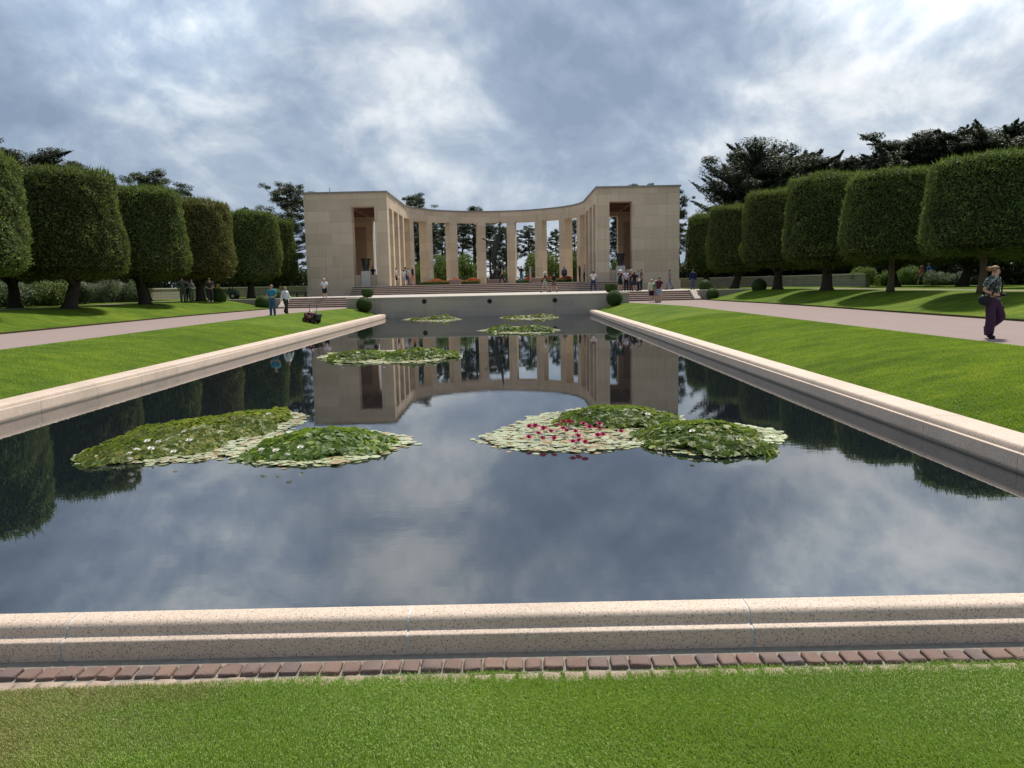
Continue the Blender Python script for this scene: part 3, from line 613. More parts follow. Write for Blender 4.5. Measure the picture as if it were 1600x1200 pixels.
def topiary(seed, H, rb, rt, n=34000):
    """clipped drum crown from z=0 to H: wide low, narrower above, rounded rim, ragged skin"""
    g = np.random.default_rng(seed)
    prof = np.array([(.25, -.02), (.62, -.04), (.90, .01), (.985, .07), (1.0, .15), (.985, .28), (.96, .45), (.93, .63), (.905, .78), (.885, .88), (.865, .94), (.83, .972), (.75, .99), (.45, 1.0), (0, 1.0)])
    r = prof[:, 0]*rb; r[prof[:, 1] > .4] *= np.interp(prof[:, 1][prof[:, 1] > .4], [.4, 1.0], [1.0, rt/rb/.87]); z = prof[:, 1]*H
    L = np.concatenate([[0], np.cumsum(np.hypot(np.diff(r), np.diff(z)))])
    w = np.interp(np.linspace(0, L[-1], 400), L, r); cdf = np.cumsum(w + .01); cdf /= cdf[-1]
    s = np.interp(g.random(n), cdf, np.linspace(0, L[-1], 400))
    R_ = np.interp(s, L, r); Z_ = np.interp(s, L, z); dr = np.gradient(np.interp(np.linspace(0, L[-1], 400), L, r)); dz = np.gradient(np.interp(np.linspace(0, L[-1], 400), L, z))
    nr = np.interp(s, np.linspace(0, L[-1], 400), dz); nz = -np.interp(s, np.linspace(0, L[-1], 400), dr)
    a = g.uniform(0, 2*np.pi, n); Nn = np.stack([nr*np.cos(a), nr*np.sin(a), nz], 1); Nn /= np.linalg.norm(Nn, axis=1, keepdims=True) + 1e-9
    P = np.stack([R_*np.cos(a), R_*np.sin(a), Z_], 1)
    d = .20*vnoise(P, seed, 6, .9) + .11*vnoise(P, seed+1, 6, 3.2) + .08*vnoise(P, seed+2, 5, 8)
    depth = -np.abs(g.normal(0, .12, n)); 
    low = np.clip(1 - Z_/H*5, 0, 1); depth -= low*g.random(n)*.5
    P = P + Nn*(d + depth)[:, None]
    sz = np.full(n, .14); V1 = quads(P, Nn, sz, .5, .75, g)
    # long fresh shoots standing out of the top and the rim
    m = int(n*.10); k = g.choice(n, m, p=(lambda q: q/q.sum())(.15 + np.clip((Z_/H - .8)*8, 0, 1.4))); sh = Nn[k]*.5 + g.normal(0, .3, (m, 3)) + [0, 0, .7]; sh /= np.linalg.norm(sh, axis=1, keepdims=True)
    base = P[k]; len_ = g.uniform(.10, .42, m)[:, None]; side = np.cross(sh, g.normal(0, 1, (m, 3))); side /= np.linalg.norm(side, axis=1, keepdims=True)
    V = np.stack([base - side*.022, base + side*.022, base + sh*len_], 1).reshape(-1, 3); i = np.arange(m)*3
    parts = [V1, (V, np.stack([i, i+1, i+2], 1))]
    me = mesh_np('crown', *merge(parts), MT['oak'])
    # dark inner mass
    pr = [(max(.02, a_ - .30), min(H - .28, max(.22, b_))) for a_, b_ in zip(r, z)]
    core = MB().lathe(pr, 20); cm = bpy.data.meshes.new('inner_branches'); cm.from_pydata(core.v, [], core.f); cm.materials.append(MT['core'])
    return me, cm
def trunk_mesh(seed, h, r0, lean=(0, 0), forks=4, spread=1.5, name='trunk', top=1.0, mat='bark'):
    g = random.Random(seed); mb = MB(); n = 5; pts = []; rad = []
    for k in range(n+1):
        t = k/n; pts.append((lean[0]*t**1.3 + g.uniform(-.05, .05)*t, lean[1]*t + g.uniform(-.05, .05)*t, h*t - .05)); rad.append(r0*(1.45 if k == 0 else 1.05 - .35*t))
    mb.tube(pts, rad, 10)
    for f in range(forks):
        a = 2*math.pi*(f + g.random()*.6)/forks; st_ = Vector(pts[-2 if f % 2 else -1]); sp = spread*g.uniform(.6, 1.2)
        q = [st_]; 
        for k in range(1, 4): q.append(st_ + Vector((math.cos(a)*sp*k/3, math.sin(a)*sp*k/3, top*(k/3)**.8 + g.uniform(-.05, .05))))
        mb.tube(q, [r0*.55, r0*.42, r0*.32, r0*.2], 8)
    me = bpy.data.meshes.new(name); me.from_pydata(mb.v, [], mb.f); me.materials.append(MT[mat]); me.polygons.foreach_set('use_smooth', [True]*len(me.polygons)); return me
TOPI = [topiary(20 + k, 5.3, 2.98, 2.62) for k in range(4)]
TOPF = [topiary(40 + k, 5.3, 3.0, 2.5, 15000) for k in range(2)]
TRK = [trunk_mesh(60 + k, 1.5, .36, [(0, 0), (.45, 0), (-.3, .1), (.15, -.2)][k], 4) for k in range(4)]
TRT = trunk_mesh(70, 2.3, .17, (.02, 0), 3, .8, mat='bark2')
def clipped_tree(x, y, top, cr, k, lab, rz=0., trunk=None, mat=None, fine=True, zb=1.42, gap=1.75, mirror=False, grp='clipped trees lining the pool lawns'):
    t = empty('clipped_tree', (x, y, zb), 0, lab, 'tree', grp)
    me, cm = (TOPI if fine else TOPF)[k % (4 if fine else 2)]
    if mat: me = me.copy(); me.materials.clear(); me.materials.append(mat)
    sc = (top - zb - gap)/5.3
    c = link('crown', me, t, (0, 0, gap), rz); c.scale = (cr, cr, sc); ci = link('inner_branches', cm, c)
    tr = link('trunk', trunk or TRK[k % 4], t, (0, 0, 0), 0); 
    if mirror: tr.scale = (-1, 1, 1)
    return t
H_ = lambda px, py, y: at(px, py, y=y).z
LR = [(33.0, (-40, 228), 1.0, 'clipped tree cut by the left edge of the photo, nearest of the left front row'), (41.3, (110, 262), 1.03, 'big dark drum-shaped clipped tree, second of the left row'),
      (49.8, (235, 291), 1.0, 'drum-shaped clipped tree standing left of the two men in camouflage'), (58.8, (330, 311), .94, 'yellowish drum-shaped clipped tree beside the green utility cart'),
      (70.3, (400, 328), 1.0, 'rounder clipped tree above the bench, fifth of the left row'), (78.0, (450, 340), .86, 'clipped tree half hidden beside the left building block')]
for i, (y, (px, py), cr, lab) in enumerate(LR):
    clipped_tree(-21.9 if i < 5 else -22.2, y, H_(px, py, y) - .30, cr, i, lab, i*1.3, mat=MT['oaky'] if i == 3 else None)
RR = [(33.2, (1540, 236), .90, 'clipped tree cut by the right edge, behind the walking woman'), (41.2, (1390, 262), .92, 'clipped tree with a thin pale straight trunk, second from the right edge'),
      (49.5, (1290, 270), 1.04, 'clipped tree on a thick leaning trunk, third from the right edge'), (58.6, (1200, 294), .98, 'smooth tapering clipped tree, fourth from the right edge'),
      (69.8, (1137, 318), .93, 'clipped tree behind the right ball shrubs, fifth from the right edge'), (79.0, (1092, 333), .86, 'smallest clipped tree, next to the right building block')]
for i, (y, (px, py), cr, lab) in enumerate(RR):
    clipped_tree(21.9, y, H_(px, py, y) - .32, cr*.93, i + 1, lab, i*2.1 + .5, trunk=TRT if i < 2 else None, mirror=(i == 2))
for i, (x, y, top, lab) in enumerate([(-26.9, 44.5, 7.7, 'clipped tree of the back row with its dark trunk at the far left'), (-30.5, 55.8, 7.6, 'back row clipped tree seen behind the second left tree'), (-30.5, 68.5, 7.4, 'back row clipped tree before the left boundary wall'),
      (-30.0, 34.0, 7.9, 'back row clipped tree beyond the left edge tree'),
      (31.8, 43.0, 7.9, 'back row clipped tree at the right edge behind the walking woman'), (33.6, 54.6, 7.9, 'back row clipped tree with a thick dark trunk left of the walking woman'), (32.0, 61.0, 7.8, 'back row clipped tree beside the couple in red and blue'),
      (33.5, 77.5, 7.7, 'back row clipped tree before the right boundary wall'), (33.0, 88.5, 7.6, 'farthest back row clipped tree on the right')]):
    clipped_tree(x, y, top, 1.06, i, lab, i*1.1, fine=False, grp='back row of clipped trees')
# clipped balls
def ball_mesh(seed, drum=False, n=9000):
    g = np.random.default_rng(seed); d = g.normal(0, 1, (n, 3)); d /= np.linalg.norm(d, axis=1, keepdims=True); P = d.copy()
    if drum: P[:, 2] = np.where(P[:, 2] > 0, np.minimum(P[:, 2], .55), P[:, 2]); 
    P *= (1 + .018*vnoise(P, seed, 6, 4) + g.normal(0, .012, n))[:, None]
    V, F = quads(P, d, .075, .6, .6, g); me = mesh_np('foliage', V, F, MT['box'])
    c = MB().sphere((0, 0, 0), .955, 20, (1, 1, .96)) if not drum else MB().lathe([(.3, -.9), (.68, -.66), (.9, -.3), (.94, 0), (.86, .35), (.76, .5), (.01, .52)], 20)
    cm = bpy.data.meshes.new('inner_twigs'); cm.from_pydata(c.v, [], c.f); cm.materials.append(MT['box']); cm.polygons.foreach_set('use_smooth', [True]*len(cm.polygons)); return me, cm
BALL = ball_mesh(5); DRUM = ball_mesh(6, True)
def ball(x, y, z, r, lab, m=BALL, sz=1.0):
    t = empty('ball_shrub', (x, y, z), 0, lab, 'shrub', 'clipped ball shrubs near the steps'); f = link('foliage', m[0], t, (0, 0, r*.72*sz if m is BALL else r*.86)); f.scale = (r, r, r*sz); f.rotation_euler = (0, 0, x); link('inner_twigs', m[1], f)
def ballpx(px, py, y, z, rpx, lab, **k):
    x = at(px, py, y=y).x; ball(x, y, z if z is not None else gz(x, y), rpx*y/1200, lab, **k)
ballpx(569, 474, 54.6, .62, 12.0, 'clipped green ball against the left end of the pool wall'); ballpx(960, 467, 54.6, .70, 12.3, 'clipped green ball against the right end of the pool wall')
ballpx(574, 454, 58.5, ZP, 9.2, 'flat-topped clipped shrub on the terrace near the left end of the pool wall', m=DRUM); ballpx(954.5, 447, 58.5, ZP, 9.6, 'flat-topped clipped shrub on the terrace near the right end of the pool wall', m=DRUM)
ballpx(341, 466, 59.3, 1.30, 12.5, 'clipped dome shrub at the end of the left low wall'); ballpx(411, 470, 60.2, .74, 12.0, 'clipped dome in front of the left low wall behind the man in blue'); ballpx(430, 458, 63.0, 1.35, 10.5, 'clipped dome behind the left low wall, beside the blond man')
ballpx(1102, 443, 63.0, 1.40, 10.0, 'clipped dome on the terrace behind the right low wall'); ballpx(1113.5, 456, 60.2, .80, 9.6, 'clipped dome in front of the right low wall'); ballpx(1186, 447, 59.6, 1.30, 11.3, 'clipped dome at the outer end of the right low wall')
# bushes
def bush_mesh(seed, mat, n=5200, blobs=9, sz=.10):
    g = np.random.default_rng(seed); Ps = []; Ns = []
    for k in range(blobs):
        a = g.uniform(0, 6.28); rr_ = g.uniform(.2, .75) if k else 0; c = np.array([rr_*np.cos(a), rr_*np.sin(a), g.uniform(.25, .72) if k else .5]); rad = g.uniform(.28, .48)
        m = n//blobs; d = g.normal(0, 1, (m, 3)); d /= np.linalg.norm(d, axis=1, keepdims=True)
        Ps.append(c + d*(rad*(1 + g.normal(0, .14, m)))[:, None]); Ns.append(d)
    P = np.concatenate(Ps); Nn = np.concatenate(Ns); P[:, 2] = np.abs(P[:, 2]); V, F = quads(P, Nn, sz, .5, .6, g); return mesh_np('foliage', V, F, mat)
BM_ = {k: [bush_mesh(80 + i + 10*j, MT[k]) for i in range(2)] for j, k in enumerate(('bush', 'greybush', 'flowershrub', 'oak'))}
def stems_mesh():
    mb = MB(); r = random.Random(3)
    for k in range(7): a = r.uniform(0, 6.28); mb.tube([(0, 0, -.05), (.25*math.cos(a), .25*math.sin(a), .4), (.5*math.cos(a), .5*math.sin(a), .75)], [.05, .03, .012], 5)
    me = bpy.data.meshes.new('stems'); me.from_pydata(mb.v, [], mb.f); me.materials.append(MT['bark']); return me
STEM = stems_mesh()
def bush(x, y, z, w, h, kind, i, lab, grp):
    t = empty('shrub', (x, y, z), 0, lab, 'shrub', grp); f = link('foliage', BM_[kind][i % 2], t); f.scale = (w/2, w/2*.9, h); f.rotation_euler = (0, 0, i*1.7); s_ = link('stems', STEM, t); s_.scale = (w/2, w/2, h)
# shrubs behind the colonnade
for i, (px, top, wpx, y, lab) in enumerate([(655, 412, 46, 108, 'green bush seen just left of the second curved pier'), (692, 405, 52, 106, 'green bush behind the left red flower bed'), (735, 403, 56, 108, 'broad green bush between the two piers left of the statue'),
        (790, 424, 40, 107, 'low bush behind the statue'), (768, 430, 50, 110, 'dark low bush seen behind the base of the statue'), (838, 403, 52, 108, 'rounded green bush between the piers right of the statue'), (872, 402, 50, 106, 'green bush behind the right red flower bed'),
        (903, 402, 46, 108, 'green bush seen past the rightmost curved piers'), (960, 405, 40, 109, 'green bush seen through the right block opening'), (620, 410, 40, 110, 'green bush behind the left straight piers')]):
    p = at(px, top, y=y); bush(p.x, y, 1.4, wpx*y/1200, p.z - 1.4, 'bush', i, lab, 'bushes behind the colonnade')
# border shrubs under the trees
k = 0
for (px, top, wpx, y, kind, lab) in [(20, 438, 90, 49, 'greybush', 'grey-green border shrub at the far left edge'), (75, 444, 70, 50, 'bush', 'border shrub left of the second left trunk'), (140, 441, 34, 60, 'flowershrub', 'pale flowering shrub between the two left trunks'),
        (172, 434, 42, 61, 'flowershrub', 'tall whitish flowering shrub in the left border'), (205, 441, 50, 62, 'greybush', 'grey-green border shrub right of the flowering shrub'), (60, 450, 60, 53, 'greybush', 'low grey-green shrub in the left border'), (105, 448, 50, 56, 'greybush', 'grey-green shrub behind the second left trunk'),
        (1352, 421, 40, 66, 'bush', 'leafy shrub at the end of the right boundary wall'), (1382, 424, 36, 65, 'bush', 'leafy shrub left of the thin pale trunk'), (1425, 420, 46, 68, 'bush', 'leafy shrub behind the man in red'),
        (1470, 424, 44, 62, 'greybush', 'grey-green shrub right of the couple'), (1500, 424, 44, 61, 'greybush', 'grey-green shrub behind the thick dark trunk on the right'), (1540, 428, 50, 60, 'greybush', 'shrub behind the walking woman'), (1590, 428, 50, 60, 'greybush', 'shrub at the right edge of the photo')]:
    p = at(px, top, y=y); bush(p.x, y, 1.42, wpx*y/1200*1.15, p.z - 1.42, kind, k, lab, 'border shrubs under the trees'); k += 1
# boundary walls
for s, pts, lab in ((-1, [(-31.5, 63.5), (-31.0, 78), (-27.5, 87), (-18.7, 90.5)], 'pale low boundary wall behind the left trees'), (1, [(31.0, 63.5), (30.5, 78), (27.2, 87), (18.7, 90.5)], 'pale low boundary wall behind the right trees')):
    w = empty('boundary_wall', (pts[1][0], pts[1][1], 1.45), 0, lab, 'wall'); wall = MB(); cap = MB()
    for (x0, y0), (x1, y1) in zip(pts[:-1], pts[1:]):
        d = Vector((x1-x0, y1-y0, 0)); n = Vector((-d.y, d.x, 0)).normalized()
        for m_, hw, z0, z1, e in ((wall, .2, 1.0, 2.44, 0), (cap, .25, 2.44, 2.56, .03)):
            a = Vector((x0, y0, 0)) - d.normalized()*e; b = Vector((x1, y1, 0)) + d.normalized()*e
            q = [a+n*hw, b+n*hw, b-n*hw, a-n*hw]; m_.add([(v.x, v.y, z0) for v in q] + [(v.x, v.y, z1) for v in q], [(0,3,2,1),(4,5,6,7),(0,1,5,4),(1,2,6,5),(2,3,7,6),(3,0,4,7)])
    rel(wall.build('wall', MT['lowwall']), w); rel(cap.build('cap', MT['cap']), w)
# bench beside the left block
p = at(464, 456, y=72); bn = empty('bench', (p.x, 72, 1.47), 0, 'dark backless bench on the grass left of the left building block', 'bench')
MB().box(-1.05, 1.05, -.22, .22, .40, .46, .01).build('seat', MT['bronze'], bn)
for x in (-.8, 0, .8): MB().box(x-.06, x+.06, -.18, .18, -.05, .40, .01).build('leg', MT['bronze'], bn)
# dark woodland backing
def wood(name, lab, segs, h0, h1, dens, seed, sz=.34):
    g = np.random.default_rng(seed); Ps = []
    for (x0, y0, x1, y1, dep) in segs:
        L = math.hypot(x1-x0, y1-y0); n = int(L*dens); t = g.random(n); w = g.random(n)
        nx, ny = (y1-y0)/L, -(x1-x0)/L; hh = h0 + (h1-h0)*(.5+.5*np.sin(t*L*.55+seed)*np.cos(t*L*.21))
        z = 1.2 + (hh-1.2)*g.random(n)**.7; Ps.append(np.stack([x0+(x1-x0)*t + nx*dep*w, y0+(y1-y0)*t + ny*dep*w, z], 1))
    P = np.concatenate(Ps); P += g.normal(0, .25, P.shape); V, F = quads(P, g.normal(0, 1, P.shape), sz, .55, .3, g)
    o = link(name, mesh_np(name, V, F, MT['pine'])); tag(o, lab, 'woodland', kind='stuff')
wood('woodland', 'dark wooded belt behind the left rows of clipped trees', [(-38, 25, -38, 92, -5), (-38, 92, -19.5, 97, -5)], 3.8, 5.8, 1000, 5, .42)
wood('woodland', 'dark wooded belt behind the right rows of clipped trees', [(38, 25, 38, 92, 5), (38, 92, 19.5, 97, -5)], 3.8, 5.8, 1000, 6, .42)
wood('hedge', 'low dark hedge closing the view behind the colonnade', [(-19, 104.5, 19, 104.5, -1.5)], 2.9, 3.3, 330, 8, .22)
# pines and cypresses
def pine_mesh(seed, H, spread, c0=.38, nb=34, tuft=170, sz=.27, flat=.55, lean=0.0, dens=1.0):
    g = np.random.default_rng(seed); mb = MB(); pts = []; rad = []
    for k in range(8):
        t = k/7; pts.append(Vector((lean*t*t*H + .12*math.sin(k*1.7+seed), .15*math.cos(k*1.3+seed), H*t*.97))); rad.append(.30*(1-.82*t)*H/13)
    mb.tube(pts, rad, 8); Ps = []; Ns = []
    def axis(t): q = t*7; i = min(6, int(q)); return pts[i].lerp(pts[i+1], q-i)
    for b in range(nb):
        t = c0 + (1-c0)*(b/nb)**.85; base = axis(t*.98); a = b*2.4 + g.uniform(-.4, .4); prof = math.sin(math.pi*min(1, (t-c0)/(1-c0)*.80+.22))**.7
        L = spread*prof*g.uniform(.55, 1.15); el = g.uniform(-.05, .45) + .5*(t-c0)
        d = Vector((math.cos(a)*math.cos(el), math.sin(a)*math.cos(el), math.sin(el))); q = [base, base + d*L*.5 + Vector((0, 0, -.04*L)), base + d*L + Vector((0, 0, .10*L))]
        mb.tube(q, [.085*H/13*(1.2-t*.6), .05, .02], 5, False)
        nc = 2 + int(L/.8)
        for c in range(nc):
            f = 1 - c/nc*.75; ctr = np.array(q[1].lerp(q[2], (f-.5)*2) if f > .5 else q[0].lerp(q[1], f*2)) + g.normal(0, .35, 3)*[1, 1, .7] + [0, 0, .12]
            m = int(tuft*dens*g.uniform(.5, 1.1)); dd = g.normal(0, 1, (m, 3)); dd /= np.linalg.norm(dd, axis=1, keepdims=True); rr_ = g.uniform(.35, .75)*(.7+.3*spread/4)
            Ps.append(ctr + dd*[rr_, rr_, rr_*flat]*(g.random((m, 1))**.5)); Ns.append(dd*.5 + [0, 0, .5] + g.normal(0, .4, (m, 3)))
    P = np.concatenate(Ps); V, F = quads(P, np.concatenate(Ns), sz, .22, .3, g)
    cm = mesh_np('crown', V, F, MT['pine']); tm = bpy.data.meshes.new('trunk'); tm.from_pydata(mb.v, [], mb.f); tm.materials.append(MT['bark']); return cm, tm
def cyp_mesh(seed, H, spread, nb=46, m=700, sz=.20, up=(.25, .75), c0=.12, flat=.45):
    g = np.random.default_rng(seed); mb = MB(); mb.tube([(0, 0, -.1), (.1, 0, H*.4), (0, .1, H*.85)], [.45, .3, .08], 8); Ps = []; Ns = []
    for b in range(nb):
        t = c0 + (1-c0)*(b/nb); base = Vector((0, 0, H*t*.82)); a = b*2.399 + g.uniform(-.3, .3); el = g.uniform(*up) + .35*t
        L = spread*(1.0 - .55*t**1.8)*g.uniform(.6, 1.2); d = Vector((math.cos(a)*math.cos(el), math.sin(a)*math.cos(el), math.sin(el)))
        tip = base + d*L; mid = base + d*L*.5 - Vector((0, 0, .08*L)); mb.tube([base, mid, tip], [.12, .06, .015], 5, False)
        for k in range(3):                                     # the branch and two side sprays, each drawn to a point
            t0 = .15 if k == 0 else g.uniform(.3, .6); s0 = base.lerp(tip, t0); dir2 = (d + Vector(g.normal(0, .38 if k else 0, 3)) + Vector((0, 0, .12*k))).normalized(); l2 = L*(1-t0)*(1.0 if k == 0 else g.uniform(.55, .9))
            n_ = int(m*(1 if k == 0 else .6)); u = g.random(n_)**.8; wd = (.03 + .24*(1-u)**.9*np.minimum(1, u*5+.3))*min(1.4, l2*.36)
            off = g.normal(0, 1, (n_, 3))*[1, 1, flat]*wd[:, None]
            Ps.append(np.array(s0) + np.array(dir2)*(u*l2*.92)[:, None] + off); Ns.append(np.array(dir2)*0 + [0, 0, .7] + g.normal(0, .6, (n_, 3)))
        for k in range(2):                                     # flat pads of foliage along the branch
            c_ = np.array(base.lerp(tip, g.uniform(.35, .8))) + g.normal(0, .25, 3); n_ = int(m*.75); dd = g.normal(0, 1, (n_, 3)); dd /= np.linalg.norm(dd, axis=1, keepdims=True); r_ = g.uniform(.6, 1.15)
            Ps.append(c_ + dd*[r_, r_, r_*(flat+.1)]*(g.random((n_, 1))**.4)); Ns.append(dd*.6 + [0, 0, .4])
    n_ = 9000; t_ = g.random(n_); a_ = g.uniform(0, 6.28, n_); q_ = np.sqrt(g.random(n_))*spread*.52*(1 - .5*t_); Ps.append(np.stack([q_*np.cos(a_), q_*np.sin(a_), H*(.2 + .62*t_)], 1)); Ns.append(g.normal(0, 1, (n_, 3)))
    P = np.concatenate(Ps); V, F = quads(P, np.concatenate(Ns), sz, .35, .3, g)
    cm = mesh_np('crown', V, F, MT['cypress']); tm = bpy.data.meshes.new('trunk'); tm.from_pydata(mb.v, [], mb.f); tm.materials.append(MT['bark']); return cm, tm
PN = [pine_mesh(101, 13, 3.6, .40), pine_mesh(102, 13, 2.9, .35, 30), pine_mesh(103, 13, 3.9, .52, 26, 150, .34, .38, .015), pine_mesh(104, 13, 4.3, .30, 44, 190)]
CY = [cyp_mesh(111, 12, 6.4, 84, 520, .19, (.10, .62), .10, .42), cyp_mesh(112, 12, 6.4, 84, 520, .19, (-.02, .38), .22, .26), cyp_mesh(113, 12, 5.8, 80, 500, .19, (-.05, .34), .25, .24)]
def bgtree(name, px, top, y, m, w, lab, rz=0., grp=None, zb=1.3):
    p = at(px, top, y=y); t = empty(name, (p.x, y, zb), rz, lab, 'tree', grp); s = (p.z - zb)/(13.2 if name == 'pine_tree' else 12.4)
    for n_, me in (('crown', m[0]), ('trunk', m[1])): o = link(n_, me, t); o.scale = (s*w, s*w, s)
G1 = 'pines beyond the colonnade'; G2 = 'tall trees behind the clipped rows'
for a in [(650, 300, 118, 0, 1.0, 'pine rising above the left side of the curved roof', .3, G1), (690, 326, 125, 1, 1.0, 'smaller pine barely above the curved roof left of centre', 1.9, G1), (739, 317, 120, 1, 1.25, 'dark pine rising above the middle of the curved roof', 4.0, G1),
          (722, 330, 128, 2, .9, 'slim pine between the piers left of the statue', 2.2, G1), (672, 345, 114, 2, 1.0, 'pine seen through the leftmost curved bays', .8, G1), (790, 352, 116, 3, .9, 'leafy pine right behind the statue', 1.2, G1), (765, 345, 122, 3, .9, 'dark pine filling the bay behind the raised arm', 2.9, G1),
          (826, 351, 118, 2, 1.0, 'pine between the two piers right of the statue', 5.1, G1), (868, 357, 120, 2, .8, 'small pine in the third bay right of the statue', .2, G1), (898, 340, 112, 0, .7, 'dark pine behind the right curved piers', 3.3, G1), (992, 283, 112, 0, .85, 'pine top above the roof of the right block', 1.0, G1), (965, 330, 118, 3, .7, 'pine seen through the opening of the right block', 1.4, G1),
          (1060, 288, 100, 1, .8, 'dark pine just right of the right block', 2.0, G1), (640, 340, 112, 3, .8, 'dark pine behind the left end of the curve', 4.4, G1),
          (452, 282, 104, 3, 1.05, 'tall dark pine just left of the left block', .7, G2), (382, 318, 100, 1, .8, 'small pine top above the fifth left tree', 1.0, G2), (232, 265, 88, 3, 1.3, 'broad dark pine above the third left clipped tree', 2.6, G2), (280, 290, 92, 0, .8, 'dark pine sloping down to the right over the third left tree', 4.0, G2), (115, 243, 84, 1, 1.2, 'small dark pine above the second left clipped tree', 3.1, G2)]:
    bgtree('pine_tree', a[0], a[1], a[2], PN[a[3]], a[4], a[5], a[6], a[7])
for a in [(20, 198, 72, 1, 1.2, 'layered dark cypress at the left edge of the photo', .4), (48, 232, 74, 2, .8, 'dark cypress beside the left edge tree', 2.0),
          (1185, 206, 92, 0, 1.2, 'spiky dark cypress standing alone left of the right tree belt', 1.1), (1258, 214, 94, 1, 1.1, 'dark conifer right of the spiky cypress', 3.0), (1305, 236, 92, 2, 1.1, 'lower dark conifer in the middle of the right tree belt', .3),
          (1345, 218, 88, 2, .85, 'narrow dark conifer between the spiky cypress and the layered ones', 4.1), (1420, 182, 84, 1, 1.15, 'wide layered cypress left of the tallest ones', 5.0), (1485, 180, 82, 2, 1.15, 'wide layered cypress in the middle of the right group', 2.3), (1570, 162, 78, 1, 1.3, 'tallest layered cypress at the right edge of the photo', .9), (1120, 318, 90, 2, .6, 'low grey-green conifer behind the fifth right clipped tree', 2.2)]:
    bgtree('cypress_tree', a[0], a[1], a[2], CY[a[3]], a[4], a[5], a[6], G2)
# flower beds
for s, x0, x1, lab in ((-1, 655, 750, 'bed of red flowers behind a low hedge left of the statue'), (1, 806, 894, 'bed of red flowers behind a low hedge right of the statue')):
    xa, xb = at(x0, 440, y=86.5).x, at(x1, 440, y=86.5).x; t = empty('flower_bed', ((xa+xb)/2, 86.5, ZF), 0, lab, 'flower bed'); L = xb - xa; g = np.random.default_rng(50 + s)
    n = 6000; P = np.stack([g.uniform(-L/2, L/2, n), g.uniform(-.25, .25, n), g.uniform(.02, .36, n)], 1); V, F = quads(P, g.normal(0, 1, (n, 3)), .11, .6, .3, g); link('hedge', mesh_np('hedge', V, F, MT['box']), t)
    n = 5000; P = np.stack([g.uniform(-L/2+.8, L/2, n), g.uniform(.4, 2.2, n), g.uniform(.1, .72, n)], 1); P[:, 2] *= .8 + .2*np.sin(P[:, 0]*3); V, F = quads(P, g.normal(0, 1, (n, 3)), .13, .8, .3, g); link('flowers', mesh_np('flowers', V, F, MT['redf']), t)
# ------------------------------------------------------------------ water lilies
def inpoly(x, y, poly):
    r = np.zeros(len(x), bool); j = len(poly)-1
    for i in range(len(poly)):
        xi, yi = poly[i]; xj, yj = poly[j]; c = ((yi > y) != (yj > y)) & (x < (xj-xi)*(y-yi)/(yj-yi+1e-12)+xi); r ^= c; j = i
    return r
def discs(P, r, tilt, yaw, k=9, cup=.0, g=rng):
    """lily leaves: round discs with a slit, tilted"""
    n = len(P); V = np.zeros((n, k+1, 3)); V[:, 0] = 0
    a = np.linspace(.16, 2*np.pi-.16, k)
    loc = np.stack([np.cos(a), np.sin(a), np.zeros(k)], 1)[None]*r[:, None, None]*(1 + g.normal(0, .05, (n, k, 1))); loc[:, :, 2] = (cup*r)[:, None]*(1 + .5*np.sin(a*2 + 1)[None]) if cup else 0
    ct, st_ = np.cos(tilt), np.sin(tilt); cy, sy = np.cos(yaw), np.sin(yaw); sp = g.uniform(0, 6.28, n); cs, sn = np.cos(sp), np.sin(sp)
    x, y, z = loc[:, :, 0], loc[:, :, 1], loc[:, :, 2]; x, y = x*cs[:, None]-y*sn[:, None], x*sn[:, None]+y*cs[:, None]
    y, z = y*ct[:, None]-z*st_[:, None], y*st_[:, None]+z*ct[:, None]; x, y = x*cy[:, None]-y*sy[:, None], x*sy[:, None]+y*cy[:, None]
    V[:, 1:, 0], V[:, 1:, 1], V[:, 1:, 2] = x, y, z; V += P[:, None, :]; b = np.arange(n)*(k+1)
    F = np.concatenate([np.stack([b, b+i, b+i+1], 1) for i in range(1, k)]); return V.reshape(-1, 3), [F]
def flower_mesh(mat, seed=1):
    mb = MB(); r = random.Random(seed)
    for ring_, (n, el, L) in enumerate(((7, .45, .070), (6, .9, .062), (4, 1.25, .05))):
        for k in range(n):
            a = 2*math.pi*(k + ring_*.5)/n; d = Vector((math.cos(a)*math.cos(el), math.sin(a)*math.cos(el), math.sin(el))); s_ = Vector((-math.sin(a), math.cos(a), 0)); u = d.cross(s_)
            mb.add([(0, 0, 0), d*L*.5 + s_*.020, d*L + u*-.006, d*L*.5 - s_*.020], [(0, 1, 2, 3)])
    me = bpy.data.meshes.new('flower'); me.from_pydata(mb.v, [], mb.f); me.materials.append(mat); return me
FPINK, FWHITE = flower_mesh(MT['pink']), flower_mesh(MT['whitef'], 2)
